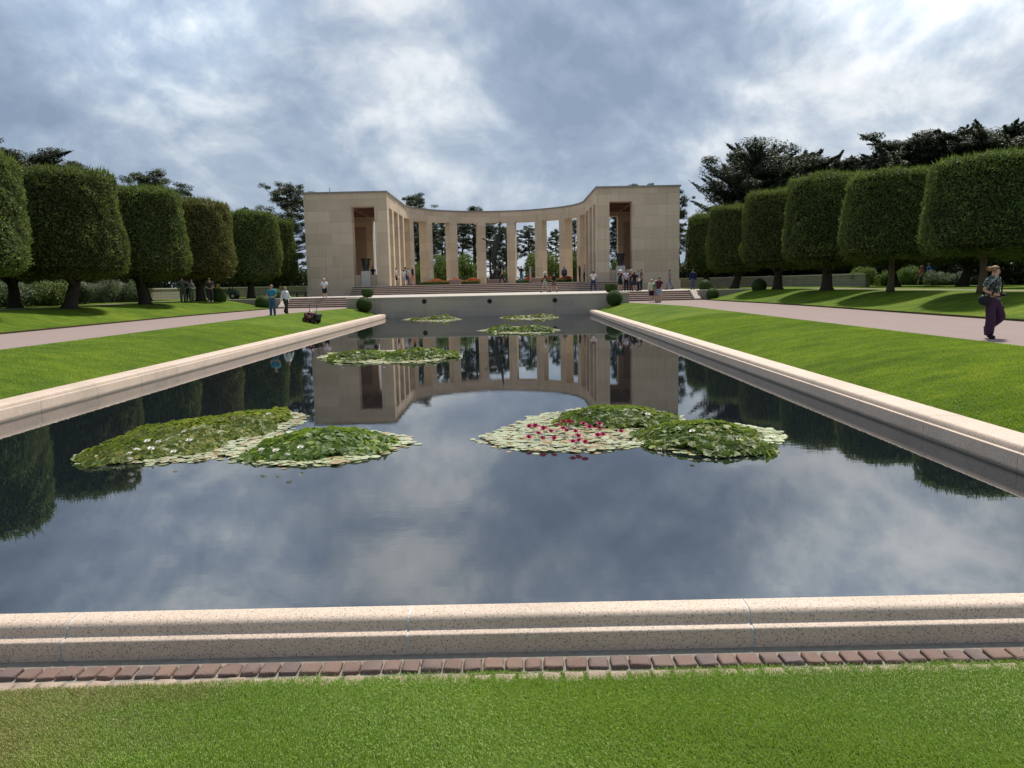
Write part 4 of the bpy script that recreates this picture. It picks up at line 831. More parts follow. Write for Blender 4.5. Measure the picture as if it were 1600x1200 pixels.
def lily(lab, poly, mounds, flowers=(), pr=.062, leafmat_='lilyleaf', padn=1.0, flat=None):
    W_ = [at(px, py, z=0.0) for px, py in poly]; cx = sum(p.x for p in W_)/len(W_); cy = sum(p.y for p in W_)/len(W_); root = empty('water_lily_patch', (cx, cy, .0), 0, lab, 'water lilies', 'water lily patches in the pool')
    po = [(p.x-cx, p.y-cy) for p in W_]; xs_, ys_ = [p[0] for p in po], [p[1] for p in po]; g = np.random.default_rng(int(abs(cx)*100) + len(poly))
    area = (max(xs_)-min(xs_))*(max(ys_)-min(ys_)); n = int(area/(pr*pr)*1.2*padn); x = g.uniform(min(xs_), max(xs_), n); y = g.uniform(min(ys_), max(ys_), n); k = inpoly(x, y, po)
    x, y = x[k], y[k]; n = len(x); P = np.stack([x, y, g.uniform(.004, .028, n)], 1); r = pr*g.uniform(.6, 1.25, n)
    m_ = 46; i_ = g.integers(0, len(po), m_); t_ = g.random((m_, 1)); A_ = np.array(po)[i_]; B_ = np.array(po)[(i_+1) % len(po)]; q_ = (A_ + (B_-A_)*t_)*(1 + np.abs(g.normal(0, .05, (m_, 1))))
    P = np.concatenate([P, np.concatenate([q_, np.full((m_, 1), .006)], 1)]); r = np.concatenate([r, pr*g.uniform(.5, 1.1, m_)]); n += m_
    V, F = discs(P, r, np.abs(g.normal(0, .06, n)), g.uniform(0, 6.28, n), 9, 0, g); link('floating_pads', mesh_np('floating_pads', V, F, MT['padm']), root)
    Ps = []; Ti = []; Ya = []
    for (px, py, rx, dep, h) in mounds:
        c = at(px, py, z=0.0); x0, y0 = c.x-cx, c.y-cy; ax = rx*c.y/1200; ay = dep
        n = int(math.pi*ax*ay/(pr*pr)*2.5); a = g.uniform(0, 6.28, n); q = np.sqrt(g.random(n))*(1 + .14*np.sin(a*3 + px) + .09*np.sin(a*7 + py)); xx, yy = x0 + ax*q*np.cos(a), y0 + ay*q*np.sin(a)
        hh = h*.70*np.maximum(0, 1-q**1.7)*(.5 + .5*np.abs(np.sin(xx*4.3+1)*np.cos(yy*3.7)) + .25*g.random(n)); Ps.append(np.stack([xx, yy, .03 + hh*g.uniform(.75, 1.05, n)], 1)); Ti.append(np.clip(np.abs(g.normal(.30, .42, n)) + .15*q, 0, 1.4)); Ya.append(a + np.pi/2 + g.normal(0, .7, n))
    if Ps:
        P = np.concatenate(Ps); V, F = discs(P, pr*.86*g.uniform(.7, 1.25, len(P)), np.concatenate(Ti), np.concatenate(Ya), 8, .12, g); link('raised_leaves', mesh_np('raised_leaves', V, F, MT[leafmat_]), root)
    for (px, py, col, z) in flowers:
        p = at(px, py, z=z); f = link('flower', FPINK if col == 'p' else FWHITE, root, (p.x-cx, p.y-cy, z)); f.rotation_euler = (g.uniform(-.3, .3), g.uniform(-.3, .3), g.uniform(0, 6)); f.scale = (1.1,)*3 if col == 'p' else (.8,)*3
rf = random.Random(9)
lily('long yellow-green lily patch stretching to the left in the near part of the pool', [(118, 716), (150, 722), (230, 725), (310, 721), (355, 708), (400, 690), (445, 673), (478, 655), (468, 647), (420, 645), (340, 652), (260, 665), (200, 682), (140, 704)],
     [(240, 700, 95, 1.0, .10), (300, 680, 100, 1.5, .16), (375, 665, 75, 1.3, .15), (190, 708, 60, .5, .05)], [(x, y, 'w', .12) for x, y in ((288, 676), (296, 689), (231, 690), (248, 692), (236, 702), (203, 710), (203, 719), (420, 648), (272, 707), (214, 704), (345, 676))], leafmat_='lilyleafy')
lily('round green lily mound with a pale rim on the left side of the near pool', [(345, 712), (380, 722), (440, 729), (520, 727), (590, 715), (640, 693), (628, 683), (590, 676), (500, 670), (430, 679), (385, 694)],
     [(505, 697, 108, 1.05, .24)], [(x, y, 'w', .16) for x, y in ((409, 704), (432, 705), (449, 712), (470, 700))])
pk = [(x, y, 'p', .09) for x, y in ((827, 668), (836, 667), (849, 671), (841, 679), (826, 685), (848, 687), (866, 687), (880, 661), (889, 660), (893, 662), (880, 671), (885, 675), (899, 676), (903, 683), (921, 669), (936, 664), (936, 671), (934, 682), (942, 681), (970, 676), (914, 693), (911, 664), (860, 676), (872, 666), (905, 690), (895, 692))]
lily('pale lily patch with pink flowers and a green mound behind it', [(752, 684), (775, 697), (830, 706), (930, 707), (990, 698), (1015, 690), (1050, 675), (1068, 655), (1040, 646), (980, 640), (900, 640), (840, 650), (790, 668)],
     [(965, 655, 92, 1.0, .20)], pk + [(1012, 648, 'w', .14)])
lily('rounded green lily mound with a pale rim, rightmost in the near pool', [(990, 692), (1030, 702), (1100, 710), (1170, 704), (1224, 690), (1216, 675), (1150, 663), (1080, 662), (1020, 672)],
     [(1098, 686, 98, 1.15, .26)], [(1082, 675, 'w', .22), (1180, 680, 'w', .05)])
# reddish leaves among the pink flowers
lily('twin lily mound in the middle distance, left of the pool centre', [(497, 560), (530, 567), (600, 569), (680, 565), (712, 556), (690, 550), (600, 548), (520, 552)], [(560, 559, 48, 1.4, .24), (655, 557, 58, 1.5, .30)], [(x, y, 'w', .12) for x, y in ((560, 558), (600, 560), (535, 561), (680, 557))], .10)
lily('small distant lily patch near the left end of the far wall', [(630, 500), (660, 503), (700, 503), (722, 499), (700, 495), (650, 496)], [(690, 499, 22, 1.2, .32), (655, 500, 15, .8, .12)], (), .12)
lily('distant lily patch with two mounds near the pool centre', [(752, 517), (790, 522), (840, 522), (872, 516), (840, 510), (780, 511)], [(787, 517, 26, 1.2, .28), (833, 517, 33, 1.4, .30)], (), .12)
lily('farthest low lily patch close to the middle of the far wall', [(782, 497), (820, 500), (872, 497), (850, 493), (800, 493)], [(845, 496, 24, 1.2, .26), (802, 497, 15, .8, .16)], (), .12, 'lilyleafy')
# ------------------------------------------------------------------ people
CM = {}
def cmat(c, rough=.8):
    k = (tuple(c), rough)
    if k not in CM: CM[k] = pmat('cloth', c, rough, .2, .12, 14)
    return CM[k]
SK1, SK2, SK3 = pmat('skin', (.50, .30, .215), .55, .35, .04, 20), pmat('skin', (.38, .22, .15), .55, .35, .04, 20), pmat('skin', (.14, .075, .05), .55, .35, .04, 20)
def joints(legs='stand', arms='down', stride=.28, fem=False, lean=0.0, turn=0.0, fingers=False):
    sw = .175 if fem else .195
    J = {'pel': (0, 0, .93), 'wai': (0, .0, 1.08), 'che': (0, .0, 1.29), 'upp': (0, -.01, 1.40), 'nek': (0, .0, 1.50), 'hed': (0, .015, 1.615), 'top': (0, .005, 1.69)}
    th = R(turn); J['nose'] = (math.sin(th)*.115, .015 + math.cos(th)*.115, 1.600)
    for s, n in ((-1, 'l'), (1, 'r')):
        J[n+'sh'] = (s*sw, -.01, 1.43)
        if arms == 'down': J[n+'el'] = (s*(sw+.055), -.02, 1.14); J[n+'wr'] = (s*(sw+.06), .06, .90); J[n+'ha'] = (s*(sw+.05), .09, .80)
        elif arms == 'swing': d = .16*s; J[n+'el'] = (s*(sw+.05), -d*.5-.02, 1.15); J[n+'wr'] = (s*(sw+.05), -d+.06, .93); J[n+'ha'] = (s*(sw+.04), -d*1.2+.08, .83)
        elif arms == 'front': J[n+'el'] = (s*(sw+.07), .03, 1.15); J[n+'wr'] = (s*.09, .22, 1.06); J[n+'ha'] = (s*.01, .26, 1.07)
        elif arms == 'camera': J[n+'el'] = (s*(sw+.06), .15, 1.22); J[n+'wr'] = (s*.09, .26, 1.46); J[n+'ha'] = (s*.05, .29, 1.53)
        elif arms == 'hips': J[n+'el'] = (s*(sw+.20), -.10, 1.18); J[n+'wr'] = (s*(sw+.03), .04, 1.03); J[n+'ha'] = (s*(sw-.03), .07, 1.00)
        elif arms == 'mixed':
            if s > 0: J['rel'] = (sw+.10, -.07, 1.17); J['rwr'] = (sw-.05, .14, 1.06); J['rha'] = (.05, .175, 1.06)
            else: J['lel'] = (-sw-.06, -.03, 1.15); J['lwr'] = (-sw-.05, .02, .91); J['lha'] = (-sw-.04, .05, .83)
        J[n+'hi'] = (s*.095, 0, .88)
        if legs == 'stand': J[n+'kn'] = (s*.105, .015, .49); J[n+'an'] = (s*.11, -.02, .085); J[n+'to'] = (s*.13, .13, .035)
        elif legs == 'apart': J[n+'kn'] = (s*.15, .015, .49); J[n+'an'] = (s*.20, -.02, .085); J[n+'to'] = (s*.24, .12, .035)
        elif legs == 'walk': 
            f = s*stride; J[n+'kn'] = (s*.09, f*.55+.05, .50); J[n+'an'] = (s*.08, f - (.05 if s < 0 else 0), .085 + (.06 if s < 0 else 0)); J[n+'to'] = (s*.09, f + .14, .035)
        elif legs == 'kick':
            if s > 0: J['rkn'] = (.10, .03, .49); J['ran'] = (.10, .0, .085); J['rto'] = (.12, .15, .035)
            else: J['lkn'] = (-.17, .13, .52); J['lan'] = (-.12, -.20, .22); J['lto'] = (-.12, -.17, .08)
        elif legs == 'bent': J[n+'kn'] = (s*.12, .16, .50); J[n+'an'] = (s*.13, -.02, .085); J[n+'to'] = (s*.15, .13, .035)
    if lean:
        up = ['wai', 'che', 'upp', 'nek', 'hed', 'top', 'nose'] + [a+b for a in 'lr' for b in ('sh', 'el', 'wr', 'ha')]
        c, s_ = math.cos(lean), math.sin(lean)
        for k in up: x, y, z = J[k]; z -= .93; J[k] = (x, y*c + z*s_, .93 + z*c - y*s_)
    E = [('pel', 'wai'), ('wai', 'che'), ('che', 'upp'), ('upp', 'nek'), ('nek', 'hed'), ('hed', 'top'), ('hed', 'nose')]
    Rr = {'pel': (.145, .115) if not fem else (.155, .12), 'wai': (.135, .10) if not fem else (.115, .09), 'che': (.155, .115) if not fem else (.135, .11), 'upp': (.11, .085), 'nek': (.052, .055), 'hed': (.088, .100), 'top': (.066, .078), 'nose': .014}
    for n in 'lr':
        E += [('upp', n+'sh'), (n+'sh', n+'el'), (n+'el', n+'wr'), (n+'wr', n+'ha'), ('pel', n+'hi'), (n+'hi', n+'kn'), (n+'kn', n+'an'), (n+'an', n+'to')]
        k = .85 if fem else 1
        Rr.update({n+'sh': .062*k, n+'el': .044*k, n+'wr': .030*k, n+'ha': (.040*k, .022) if fingers else .036*k, n+'hi': .092, n+'kn': .062, n+'an': .042, n+'to': (.042, .032)})
        if fingers:
            h = Vector(J[n+'ha']); w = Vector(J[n+'wr']); d = (h-w).normalized(); s = -1 if n == 'l' else 1
            side = d.cross(Vector((0, 1, 0)) if abs(d.y) < .8 else Vector((0, 0, 1))).normalized(); curl = side.cross(d).normalized()
            for i, L in enumerate((.065, .078, .074, .058)):
                o_ = side*(i-1.5)*.021; a = h + o_ + d*.035; b = a + d*L*.55 + curl*.008*(1+i*.3); c_2 = b + d*L*.38 + curl*.025
                for j, (q, r_) in enumerate(((a, .0105), (b, .0095), (c_2, .0075))): J[f'{n}f{i}{j}'] = tuple(q); Rr[f'{n}f{i}{j}'] = r_
                E += [(n+'ha', f'{n}f{i}0'), (f'{n}f{i}0', f'{n}f{i}1'), (f'{n}f{i}1', f'{n}f{i}2')]
            a = w + d*.035 - side*.038*1.0 + curl*.005; b = a + d*.035 - side*.012 + curl*.015
            J[n+'t0'] = tuple(a); J[n+'t1'] = tuple(b); Rr[n+'t0'] = .013; Rr[n+'t1'] = .010; E += [(n+'wr', n+'t0'), (n+'t0', n+'t1')]
    return J, E, Rr
def person(p, rz, H, label, grp=None, shirt=(.5, .5, .5), legs_c=(.05, .06, .1), shoes=(.03, .03, .03), skin=None, hair=(.06, .04, .025), sleeve='short', bottom='long', legs='stand', arms='down',
           hat=None, bag=None, fem=False, lean=0.0, longhair=False, turn=0.0, sub=1, fingers=False, loose=0.0, stride=.28, shirt_mat=None, flare=0.0, width=1.0):
    J, E, Rr = joints(legs, arms, stride, fem, lean, turn, fingers)
    root = empty('person', tuple(p), rz, label, 'person', grp); k = H/1.765; root.scale = (k*width, k*width, k)
    me = skin_mesh(J, E, Rr, 'pel', sub, 'body'); me.materials.append(skin or SK1)
    zmin = min(v.co.z for v in me.vertices); link('body', me, root, (0, 0, -zmin))
    n = len(me.vertices); co = np.zeros(n*3, np.float32); me.vertices.foreach_get('co', co); co = co.reshape(-1, 3)
    nr = np.zeros(n*3, np.float32); me.vertices.foreach_get('normal', nr); nr = nr.reshape(-1, 3)
    seg = [(np.array(J[a]), np.array(J[b]), a, b) for a, b in E if not (a[1:2] == 'f' or a[1:2] == 't' or b[1:2] in ('f', 't') and b not in ('lto', 'rto'))]
    D = []; T = []
    for a, b, _, _ in seg:
        ab = b-a; t = np.clip(((co-a) @ ab)/(ab @ ab), 0, 1); T.append(t); D.append(np.linalg.norm(co-(a+t[:, None]*ab), axis=1))
    D = np.array(D); T = np.array(T); ix = D.argmin(0); tt = T[ix, np.arange(n)]
    cls = np.zeros(n, int)      # 0 skin 1 shirt 2 trousers 3 shoes
    cuts = np.array(J['wai'])*.55 + np.array(J['pel'])*.45
    for i in range(n):
        a, b = seg[ix[i]][2], seg[ix[i]][3]; t = tt[i]
        if a in ('pel', 'wai', 'che') and b in ('wai', 'che', 'upp'): cls[i] = 1 if (a != 'pel' or t > .30) else 2
        elif (a, b) == ('upp', 'nek'): cls[i] = 1 if t < .45 else 0
        elif a == 'upp' or b[1:] == 'sh': cls[i] = 1
        elif b[1:] == 'el': cls[i] = 1 if (sleeve == 'long' or (sleeve == 'short' and t < .62)) else 0
        elif b[1:] == 'wr': cls[i] = 1 if sleeve == 'long' and t < .9 else 0
        elif b[1:] == 'hi': cls[i] = 2
        elif b[1:] == 'kn': cls[i] = 2 if (bottom == 'long' or t < (.82 if bottom == 'shorts' else .45)) else 0
        elif b[1:] == 'an': cls[i] = 3 if t > .93 else (2 if bottom == 'long' else 0)
        elif b[1:] == 'to': cls[i] = 3
    polys = [tuple(pl.vertices) for pl in me.polygons]
    for c, nm, off, m in ((1, 'shirt', .013 + loose, shirt_mat or cmat(shirt)), (2, 'trousers', .012 + loose*.8, cmat(legs_c)), (3, 'shoes', .010, cmat(shoes, .6))):
        fs = [f for f in polys if sum(cls[v] == c for v in f) >= (len(f)+1)//2]
        if not fs: continue
        used = sorted({v for f in fs for v in f}); mp = {v: i for i, v in enumerate(used)}; V = co[used] + nr[used]*off
        if c == 2 and bottom == 'long' and flare: V = V + nr[used]*[1, 1, 0]*(flare*np.clip(1 - np.abs(co[used][:, 2]-.18)/.75, 0, 1))[:, None]
        if c == 1: V[:, 2] -= np.where(V[:, 2] < 1.06, .03, 0)
        g_ = bpy.data.meshes.new(nm); g_.from_pydata([tuple(v) for v in V], [], [tuple(mp[v] for v in f) for f in fs]); g_.materials.append(m); g_.polygons.foreach_set('use_smooth', [True]*len(fs))
        o = link(nm, g_, root, (0, 0, -zmin)); sm = o.modifiers.new('thickness', 'SOLIDIFY'); sm.thickness = .006; sm.offset = 1
    hd = Vector(J['hed']) + Vector((0, 0, -zmin)); th = R(turn); fwd = Vector((math.sin(th), math.cos(th), 0))
    if hair:
        bm = bmesh.new(); bmesh.ops.create_uvsphere(bm, u_segments=16, v_segments=12, radius=1); kill = []
        for v in bm.verts:
            f = v.co.dot(fwd)
            if (f > .30 and v.co.z < .42) or v.co.z < (-.75 if longhair else -.45): kill.append(v)
        bmesh.ops.delete(bm, geom=kill, context='VERTS')
        for v in bm.verts: v.co = Vector((v.co.x*.102, v.co.y*.108, v.co.z*.110)) + hd + Vector((0, 0, .035)) - fwd*.008
        if longhair:
            q = MB().tube([hd - fwd*.06 + Vector((0, 0, .03)), hd - fwd*.10 + Vector((0, 0, -.10)), hd - fwd*.09 + Vector((0, 0, -.24))], [.085, .08, .03], 10); b2 = bpy.data.meshes.new('x'); b2.from_pydata(q.v, [], q.f); bm.from_mesh(b2)
        hm = bpy.data.meshes.new('hair'); bm.to_mesh(hm); bm.free(); hm.materials.append(cmat(hair, .6)); hm.polygons.foreach_set('use_smooth', [True]*len(hm.polygons)); link('hair', hm, root)
    if hat:
        kind, c = hat; q = MB(); z0 = hd + Vector((0, 0, .07))
        q.lathe([(.112, 0), (.112, .03), (.10, .075), (.06, .11), (.005, .118)], 14, z0)
        if kind == 'cap': q.tube([z0 + fwd*.07 + Vector((0, 0, .012)), z0 + fwd*.185], [.075, .055], 10, True, .12)
        else: q.lathe([(.10, .0), (.21, -.02), (.215, -.012), (.10, .018)], 18, z0)
        q.build('hat', cmat(c), root, smooth=True)
    if bag:
        kind, c = bag; q = MB()
        if kind == 'backpack': q.box(-.14, .14, -.30, -.13, 1.0, 1.42, .05)
        elif kind == 'shoulder': q.sphere((-.24, .02, .93), .15, 12, (.8, .9, 1.0)); q.tube([(-.22, .1, .98), (-.1, .15, 1.25), (.10, .06, 1.47), (.02, -.12, 1.40), (-.2, -.1, 1.0)], .016, 6)
        elif kind == 'straw': q.lathe([(.02, .20), (.19, .17), (.20, .19), (.10, .22), (.09, .28), (.02, .29)], 16); q.v = [(x*1.0 + .2, z + .05, .75 + y) for x, y, z in q.v]
        elif kind == 'phone': q.box(-.04, .04, .30, .315, 1.50, 1.64, .004)
        q.build({'backpack': 'backpack', 'shoulder': 'shoulder_bag', 'straw': 'straw_hat', 'phone': 'phone'}[kind], cmat(c), root, smooth=True)
    return root, J, zmin
Z1, Z2, Z3, ZL = .73, ZP, ZF, 1.45
def pf(px, z, y): q = at(px, 450, y=y); return (q.x, y, z)
AW, TO, RT, LF = 0.0, math.pi, -math.pi/2, math.pi/2
blue, navy, blk, wht, gry, crm = (.04, .16, .33), (.02, .03, .07), (.014, .014, .016), (.62, .63, .66), (.22, .22, .23), (.60, .55, .40)
person(pf(424, Z1, 43.6), TO - .1, 1.76, 'man in a teal and blue t-shirt and jeans standing on the left path', None, (.03, .22, .32), (.05, .10, .18), hair=(.30, .18, .09), arms='front', loose=.012, sub=2)
person(pf(445, Z1, 46.5), RT - .5, 1.66, 'blond person in a white jacket and dark trousers on the left path', None, wht, (.03, .028, .03), hair=(.32, .20, .10), sleeve='long', legs='walk', arms='swing', loose=.02, stride=.16, fem=True)
person(pf(507, Z2 - .15, 62.2), TO, 1.66, 'person in white shirt and black shorts at the top of the left steps', None, (.72, .73, .76), blk, (.5, .5, .48), hat=('cap', (.6, .5, .35)), bottom='shorts', arms='front', loose=.015, sub=2)
camo = (.105, .11, .085)
person(pf(285, ZL - .05, 54.6), TO + .4, 1.82, 'taller of two men in camouflage under the left trees, hand on hip', 'men in camouflage', camo, camo, sleeve='long', arms='hips', skin=SK2, loose=.015)
person(pf(299, ZL - .05, 54.4), RT - .4, 1.62, 'shorter of two men in camouflage, arms folded in front', 'men in camouflage', camo, camo, sleeve='long', arms='front', skin=SK2, loose=.02)
person(pf(293.5, ZL, 56.5), AW, 1.62, 'person in black half hidden between the two men in camouflage', None, blk, blk, sleeve='long', skin=SK2)
person(pf(328, ZL - .06, 56.0), TO + .3, 1.8, 'person in dark overalls bending beside the trunk by the green cart', None, (.06, .05, .055), (.05, .045, .05), (.4, .38, .3), arms='front', lean=.35, skin=SK1)
person(pf(620, Z3, 77.5-1.2), RT, 1.74, 'person in a white top holding a straw hat at the left piers', 'visitors at the left piers', wht, blk, bag=('straw', (.55, .45, .28)), bottom='shorts', hair=(.06, .04, .03))
person(pf(631.5, Z3, 76.4), AW, 1.6, 'woman in a white dress in the group at the left piers', 'visitors at the left piers', (.6, .58, .56), (.35, .34, .36), bottom='shorts', fem=True, hair=(.04, .03, .02), longhair=True, loose=.03)
person(pf(634.5, Z3, 77.2), AW, 1.78, 'man in a black cap with a dark backpack at the left piers', 'visitors at the left piers', gry, blk, hat=('cap', blk), bag=('backpack', (.02, .03, .02)), bottom='shorts')
person(pf(639, Z3, 76.5), RT, 1.72, 'person in a pale shirt and jeans between others at the left piers', 'visitors at the left piers', (.5, .5, .54), (.08, .10, .16), fem=True)
person(pf(645.5, Z3, 76.0), RT + .3, 1.88, 'blond man in a black top and orange trousers at the left piers', 'visitors at the left piers', blk, (.45, .20, .12), hair=(.45, .36, .24), sleeve='long', legs='walk', stride=.2)
person(pf(584, Z3 + .3, 79.0), TO, 1.7, 'visitor seen only from the chest up behind the left parapet', None, navy, navy, skin=SK2)
person(pf(785, Z3, 82.5), LF + .2, 1.7, 'person in a tan top and black trousers walking past the statue base', None, (.30, .19, .13), blk, legs='walk', arms='swing', skin=SK2)
person(pf(815, Z3, 80.5), TO, 1.78, 'man in a black t-shirt and jeans right of the statue', None, blk, (.05, .11, .17), legs='walk', stride=.1, sub=1)
person(pf(829, Z3, 82.0), RT, 1.76, 'person in a grey shirt and pink trousers right of the statue', None, (.30, .30, .31), (.38, .25, .24), hair=(.25, .24, .22), sleeve='long')
person(pf(882, Z3, 88.0), AW, 1.74, 'person in a grey-blue hooded jacket seen behind the right flower bed', None, (.09, .10, .14), (.04, .04, .06), sleeve='long', loose=.03)
person(pf(852, Z2, 68.0), LF + .15, 1.78, 'man in a white cap, black vest and grey shorts walking along the terrace', 'terrace walkers', (.03, .03, .035), (.30, .30, .28), skin=SK1, hat=('cap', wht), bottom='shorts', legs='walk', arms='swing', stride=.3)
person(pf(866, Z2, 68.5), LF + .5, 1.70, 'man in a black top and brown shorts walking along the terrace', 'terrace walkers', blk, (.16, .10, .07), hat=('cap', (.05, .05, .05)), bottom='shorts', legs='walk', arms='front', stride=.3, sleeve='long')
person(pf(906, Z3, 79.5), RT, 1.66, 'dark-haired person in black by the right curved piers', None, blk, blk, fem=True, longhair=True, sleeve='long')
person(pf(913, Z3, 79.0), LF, 1.76, 'man in a grey shirt and black trousers by the right curved piers', None, (.22, .23, .25), blk, legs='apart', hair=(.10, .05, .03))
person(pf(927, Z2, 69.5), TO, 1.82, 'man in a white t-shirt and navy jeans taking a photo on the terrace', None, (.60, .61, .64), (.02, .03, .08), arms='camera', legs='apart', bag=('phone', blk))
person(pf(969, Z2, 64.5), TO + .3, 1.78, 'person in a white sun hat and black clothes above the right steps', 'group at the top of the right steps', (.03, .03, .035), blk, hat=('sunhat', (.78, .78, .76)), bottom='shorts', arms='camera')
person(pf(978.5, Z2, 64.8), TO, 1.76, 'man in a bright white shirt in the group above the right steps', 'group at the top of the right steps', (.62, .65, .74), blk, arms='front')
person(pf(986, Z2, 64.2), TO + .5, 1.76, 'person in a dark brown top in the group above the right steps', 'group at the top of the right steps', (.07, .04, .03), (.05, .035, .03), arms='camera', skin=SK1, hat=('cap', (.5, .45, .4)))
person(pf(991.5, Z2, 64.0), AW, 1.60, 'dark-haired woman in a black dress in the group above the right steps', 'group at the top of the right steps', blk, navy, fem=True, longhair=True, bottom='shorts', loose=.02)
person(pf(997.5, Z2, 64.4), LF, 1.76, 'person in a grey top with a white shoulder bag above the right steps', 'group at the top of the right steps', (.25, .27, .28), blk, bag=('shoulder', (.55, .5, .47)), legs='apart')
person(pf(1002, Z2, 66.5), LF, 1.86, 'taller dark-clothed man at the back of the group above the right steps', 'group at the top of the right steps', (.09, .06, .06), blk, skin=SK2)
person(pf(1018, Z1, 55.5), TO + .2, 1.66, 'white-haired person in a cream top and dark shorts at the foot of the right steps', 'family at the foot of the right steps', crm, (.02, .02, .05), (.6, .6, .6), hair=(.55, .47, .36), sleeve='long', bottom='shorts', fem=True, longhair=True, loose=.025)
person(pf(1024.5, Z1, 55.3), RT - .2, 1.60, 'child-like figure in a green top at the foot of the right steps', 'family at the foot of the right steps', (.05, .20, .14), (.30, .17, .13), hair=(.5, .4, .28), bottom='shorts', fem=True, skin=SK1)
person(pf(1030, Z1, 55.0), LF + .6, 1.84, 'man in a maroon t-shirt and pale blue shorts at the foot of the right steps', 'family at the foot of the right steps', (.10, .018, .035), (.28, .36, .46), hair=(.05, .035, .02), bottom='shorts', loose=.015, sub=2)
person(pf(1046, Z2, 69.8), LF - .3, 1.86, 'man in a grey checked shirt walking by the right block wall', None, (.20, .20, .21), (.14, .14, .22), legs='walk', skin=SK2)
person(pf(1043.5, Z2, 69.2), LF, 1.28, 'small child in pale grey beside the man by the right block wall', None, (.24, .26, .34), (.20, .22, .34), skin=SK1, hair=(.12, .07, .04))
person(pf(1082.5, Z2, 64.0), AW, 1.68, 'person in navy jacket seen from behind beside the right end of the steps', None, (.012, .018, .06), (.09, .10, .14), sleeve='long', loose=.03, hair=(.04, .04, .03), hat=('cap', (.03, .04, .03)))
person(pf(1439, ZL, 66.5), LF + .1, 1.66, 'person in a red top and shorts walking under the right trees', 'couple under the right trees', (.40, .06, .07), (.10, .09, .08), hair=(.22, .12, .07), hat=('sunhat', (.30, .16, .12)), bottom='shorts', legs='walk', arms='swing')
person(pf(1450, ZL, 65.5), LF + .2, 1.84, 'person in a blue top with a pink cap walking under the right trees', 'couple under the right trees', (.03, .09, .30), (.05, .055, .07), hat=('cap', (.45, .20, .16)), bottom='shorts', legs='walk', arms='swing')
# the walking woman on the right path
m, t, o = newmat('patterned_shirt'); g = geo(t); P = N(t, 'ShaderNodeTexCoord').outputs['Object']; v = N(t, 'ShaderNodeTexVoronoi', {'Vector': P, 'Scale': 26.0}); vc = N(t, 'ShaderNodeSeparateColor', {0: v.outputs['Color']}).outputs[0]
fin(t, o, ramp(t, vc, [(.0, (.03, .05, .045)), (.3, (.08, .12, .10)), (.5, (.22, .26, .22)), (.65, (.05, .06, .09)), (.85, (.34, .36, .32))], 'CONSTANT'), .8, .2); MT['pattern'] = m
q = at(1548, 529, z=Z1)
wr, WJ, wz = person((q.x, q.y, Z1), R(180 + 28), 1.70, 'woman with tied-up blond hair and purple trousers walking on the right path', None, (.1, .1, .1), (.050, .022, .048), blk, hair=(.24, .14, .065), arms='mixed', legs='kick', fem=True,
   turn=-45, sub=2, fingers=True, loose=.012, shirt_mat=MT['pattern'], sleeve='short', flare=.035)
hd = Vector(WJ['hed']) + Vector((0, 0, -wz)); th = R(-45); fw = Vector((math.sin(th), math.cos(th), 0)); sd = Vector((fw.y, -fw.x, 0))
mb = MB(); g2 = random.Random(2); c0 = hd - fw*.12 + Vector((0, 0, .07))
for k in range(9): mb.sphere(c0 + Vector((g2.uniform(-.03, .03), g2.uniform(-.03, .03), g2.uniform(-.03, .035))), .032, 8)
for k in range(10):
    a = g2.uniform(0, 6.28); e = c0 + Vector((math.cos(a)*.085, math.sin(a)*.085, g2.uniform(-.09, .05))); mb.tube([c0, (c0+e)/2 + Vector((0, 0, .02)), e], [.012, .008, .002], 5)
mb.build('hair_bun', cmat((.30, .18, .085), .6), wr, smooth=True)
e = MB(); 
for s in (-1, 1): e.sphere(hd + fw*.094 + sd*s*.032 + Vector((0, 0, .018)), .011, 8)
e.build('eyes', cmat((.03, .02, .02), .3), wr, smooth=True)
MB().tube([hd + fw*.098 - sd*.022 + Vector((0, 0, -.050)), hd + fw*.104 + Vector((0, 0, -.052)), hd + fw*.098 + sd*.022 + Vector((0, 0, -.050))], [.004, .007, .004], 6).build('lips', cmat((.42, .12, .10), .5), wr, smooth=True)
er = MB()
for s in (-1, 1): er.sphere(hd + sd*s*.092 + Vector((0, 0, .0)), .022, 8, (.5, .8, 1.2))
er.build('ears', SK1, wr, smooth=True)
b = MB(); b.sphere((.23, -.08, .93), .135, 16, (.85, 1.0, 1.0)); b.tube([(.22, -.10, 1.04), (.15, -.15, 1.36), (.10, -.02, 1.50), (.12, .13, 1.36), (.22, .10, 1.04)], .018, 6); b.tube([(-.13, -.14, 1.35), (-.12, -.02, 1.505), (-.13, .13, 1.35), (-.16, .10, 1.10)], .018, 6)
o = b.build('shoulder_bag', cmat((.012, .013, .018), .6), None, smooth=True); o.matrix_world = wr.matrix_world @ Matrix.Identity(4); o.location = wr.location; o.rotation_euler = wr.rotation_euler; o.scale = wr.scale
tag(o, 'round black bag with straps slung at the walking woman\'s hip', 'bag')
c = MB(); c.box(-.075, .065, .145, .205, 1.00, 1.10, .012); c.tube([(-.01, .20, 1.05), (-.01, .28, 1.05)], [.036, .034], 14); c.tube([(-.06, .17, 1.10), (-.085, .15, 1.35), (-.07, .03, 1.51), (.0, -.06, 1.54), (.07, .03, 1.51), (.085, .15, 1.35), (.05, .17, 1.10)], .009, 6)
o = c.build('camera', cmat((.012, .012, .014), .4), None, smooth=True, angle=40); o.location = wr.location; o.rotation_euler = wr.rotation_euler; o.scale = wr.scale; o.name = 'photo_camera'
tag(o, 'black camera on a neck strap held at the walking woman\'s waist', 'camera')
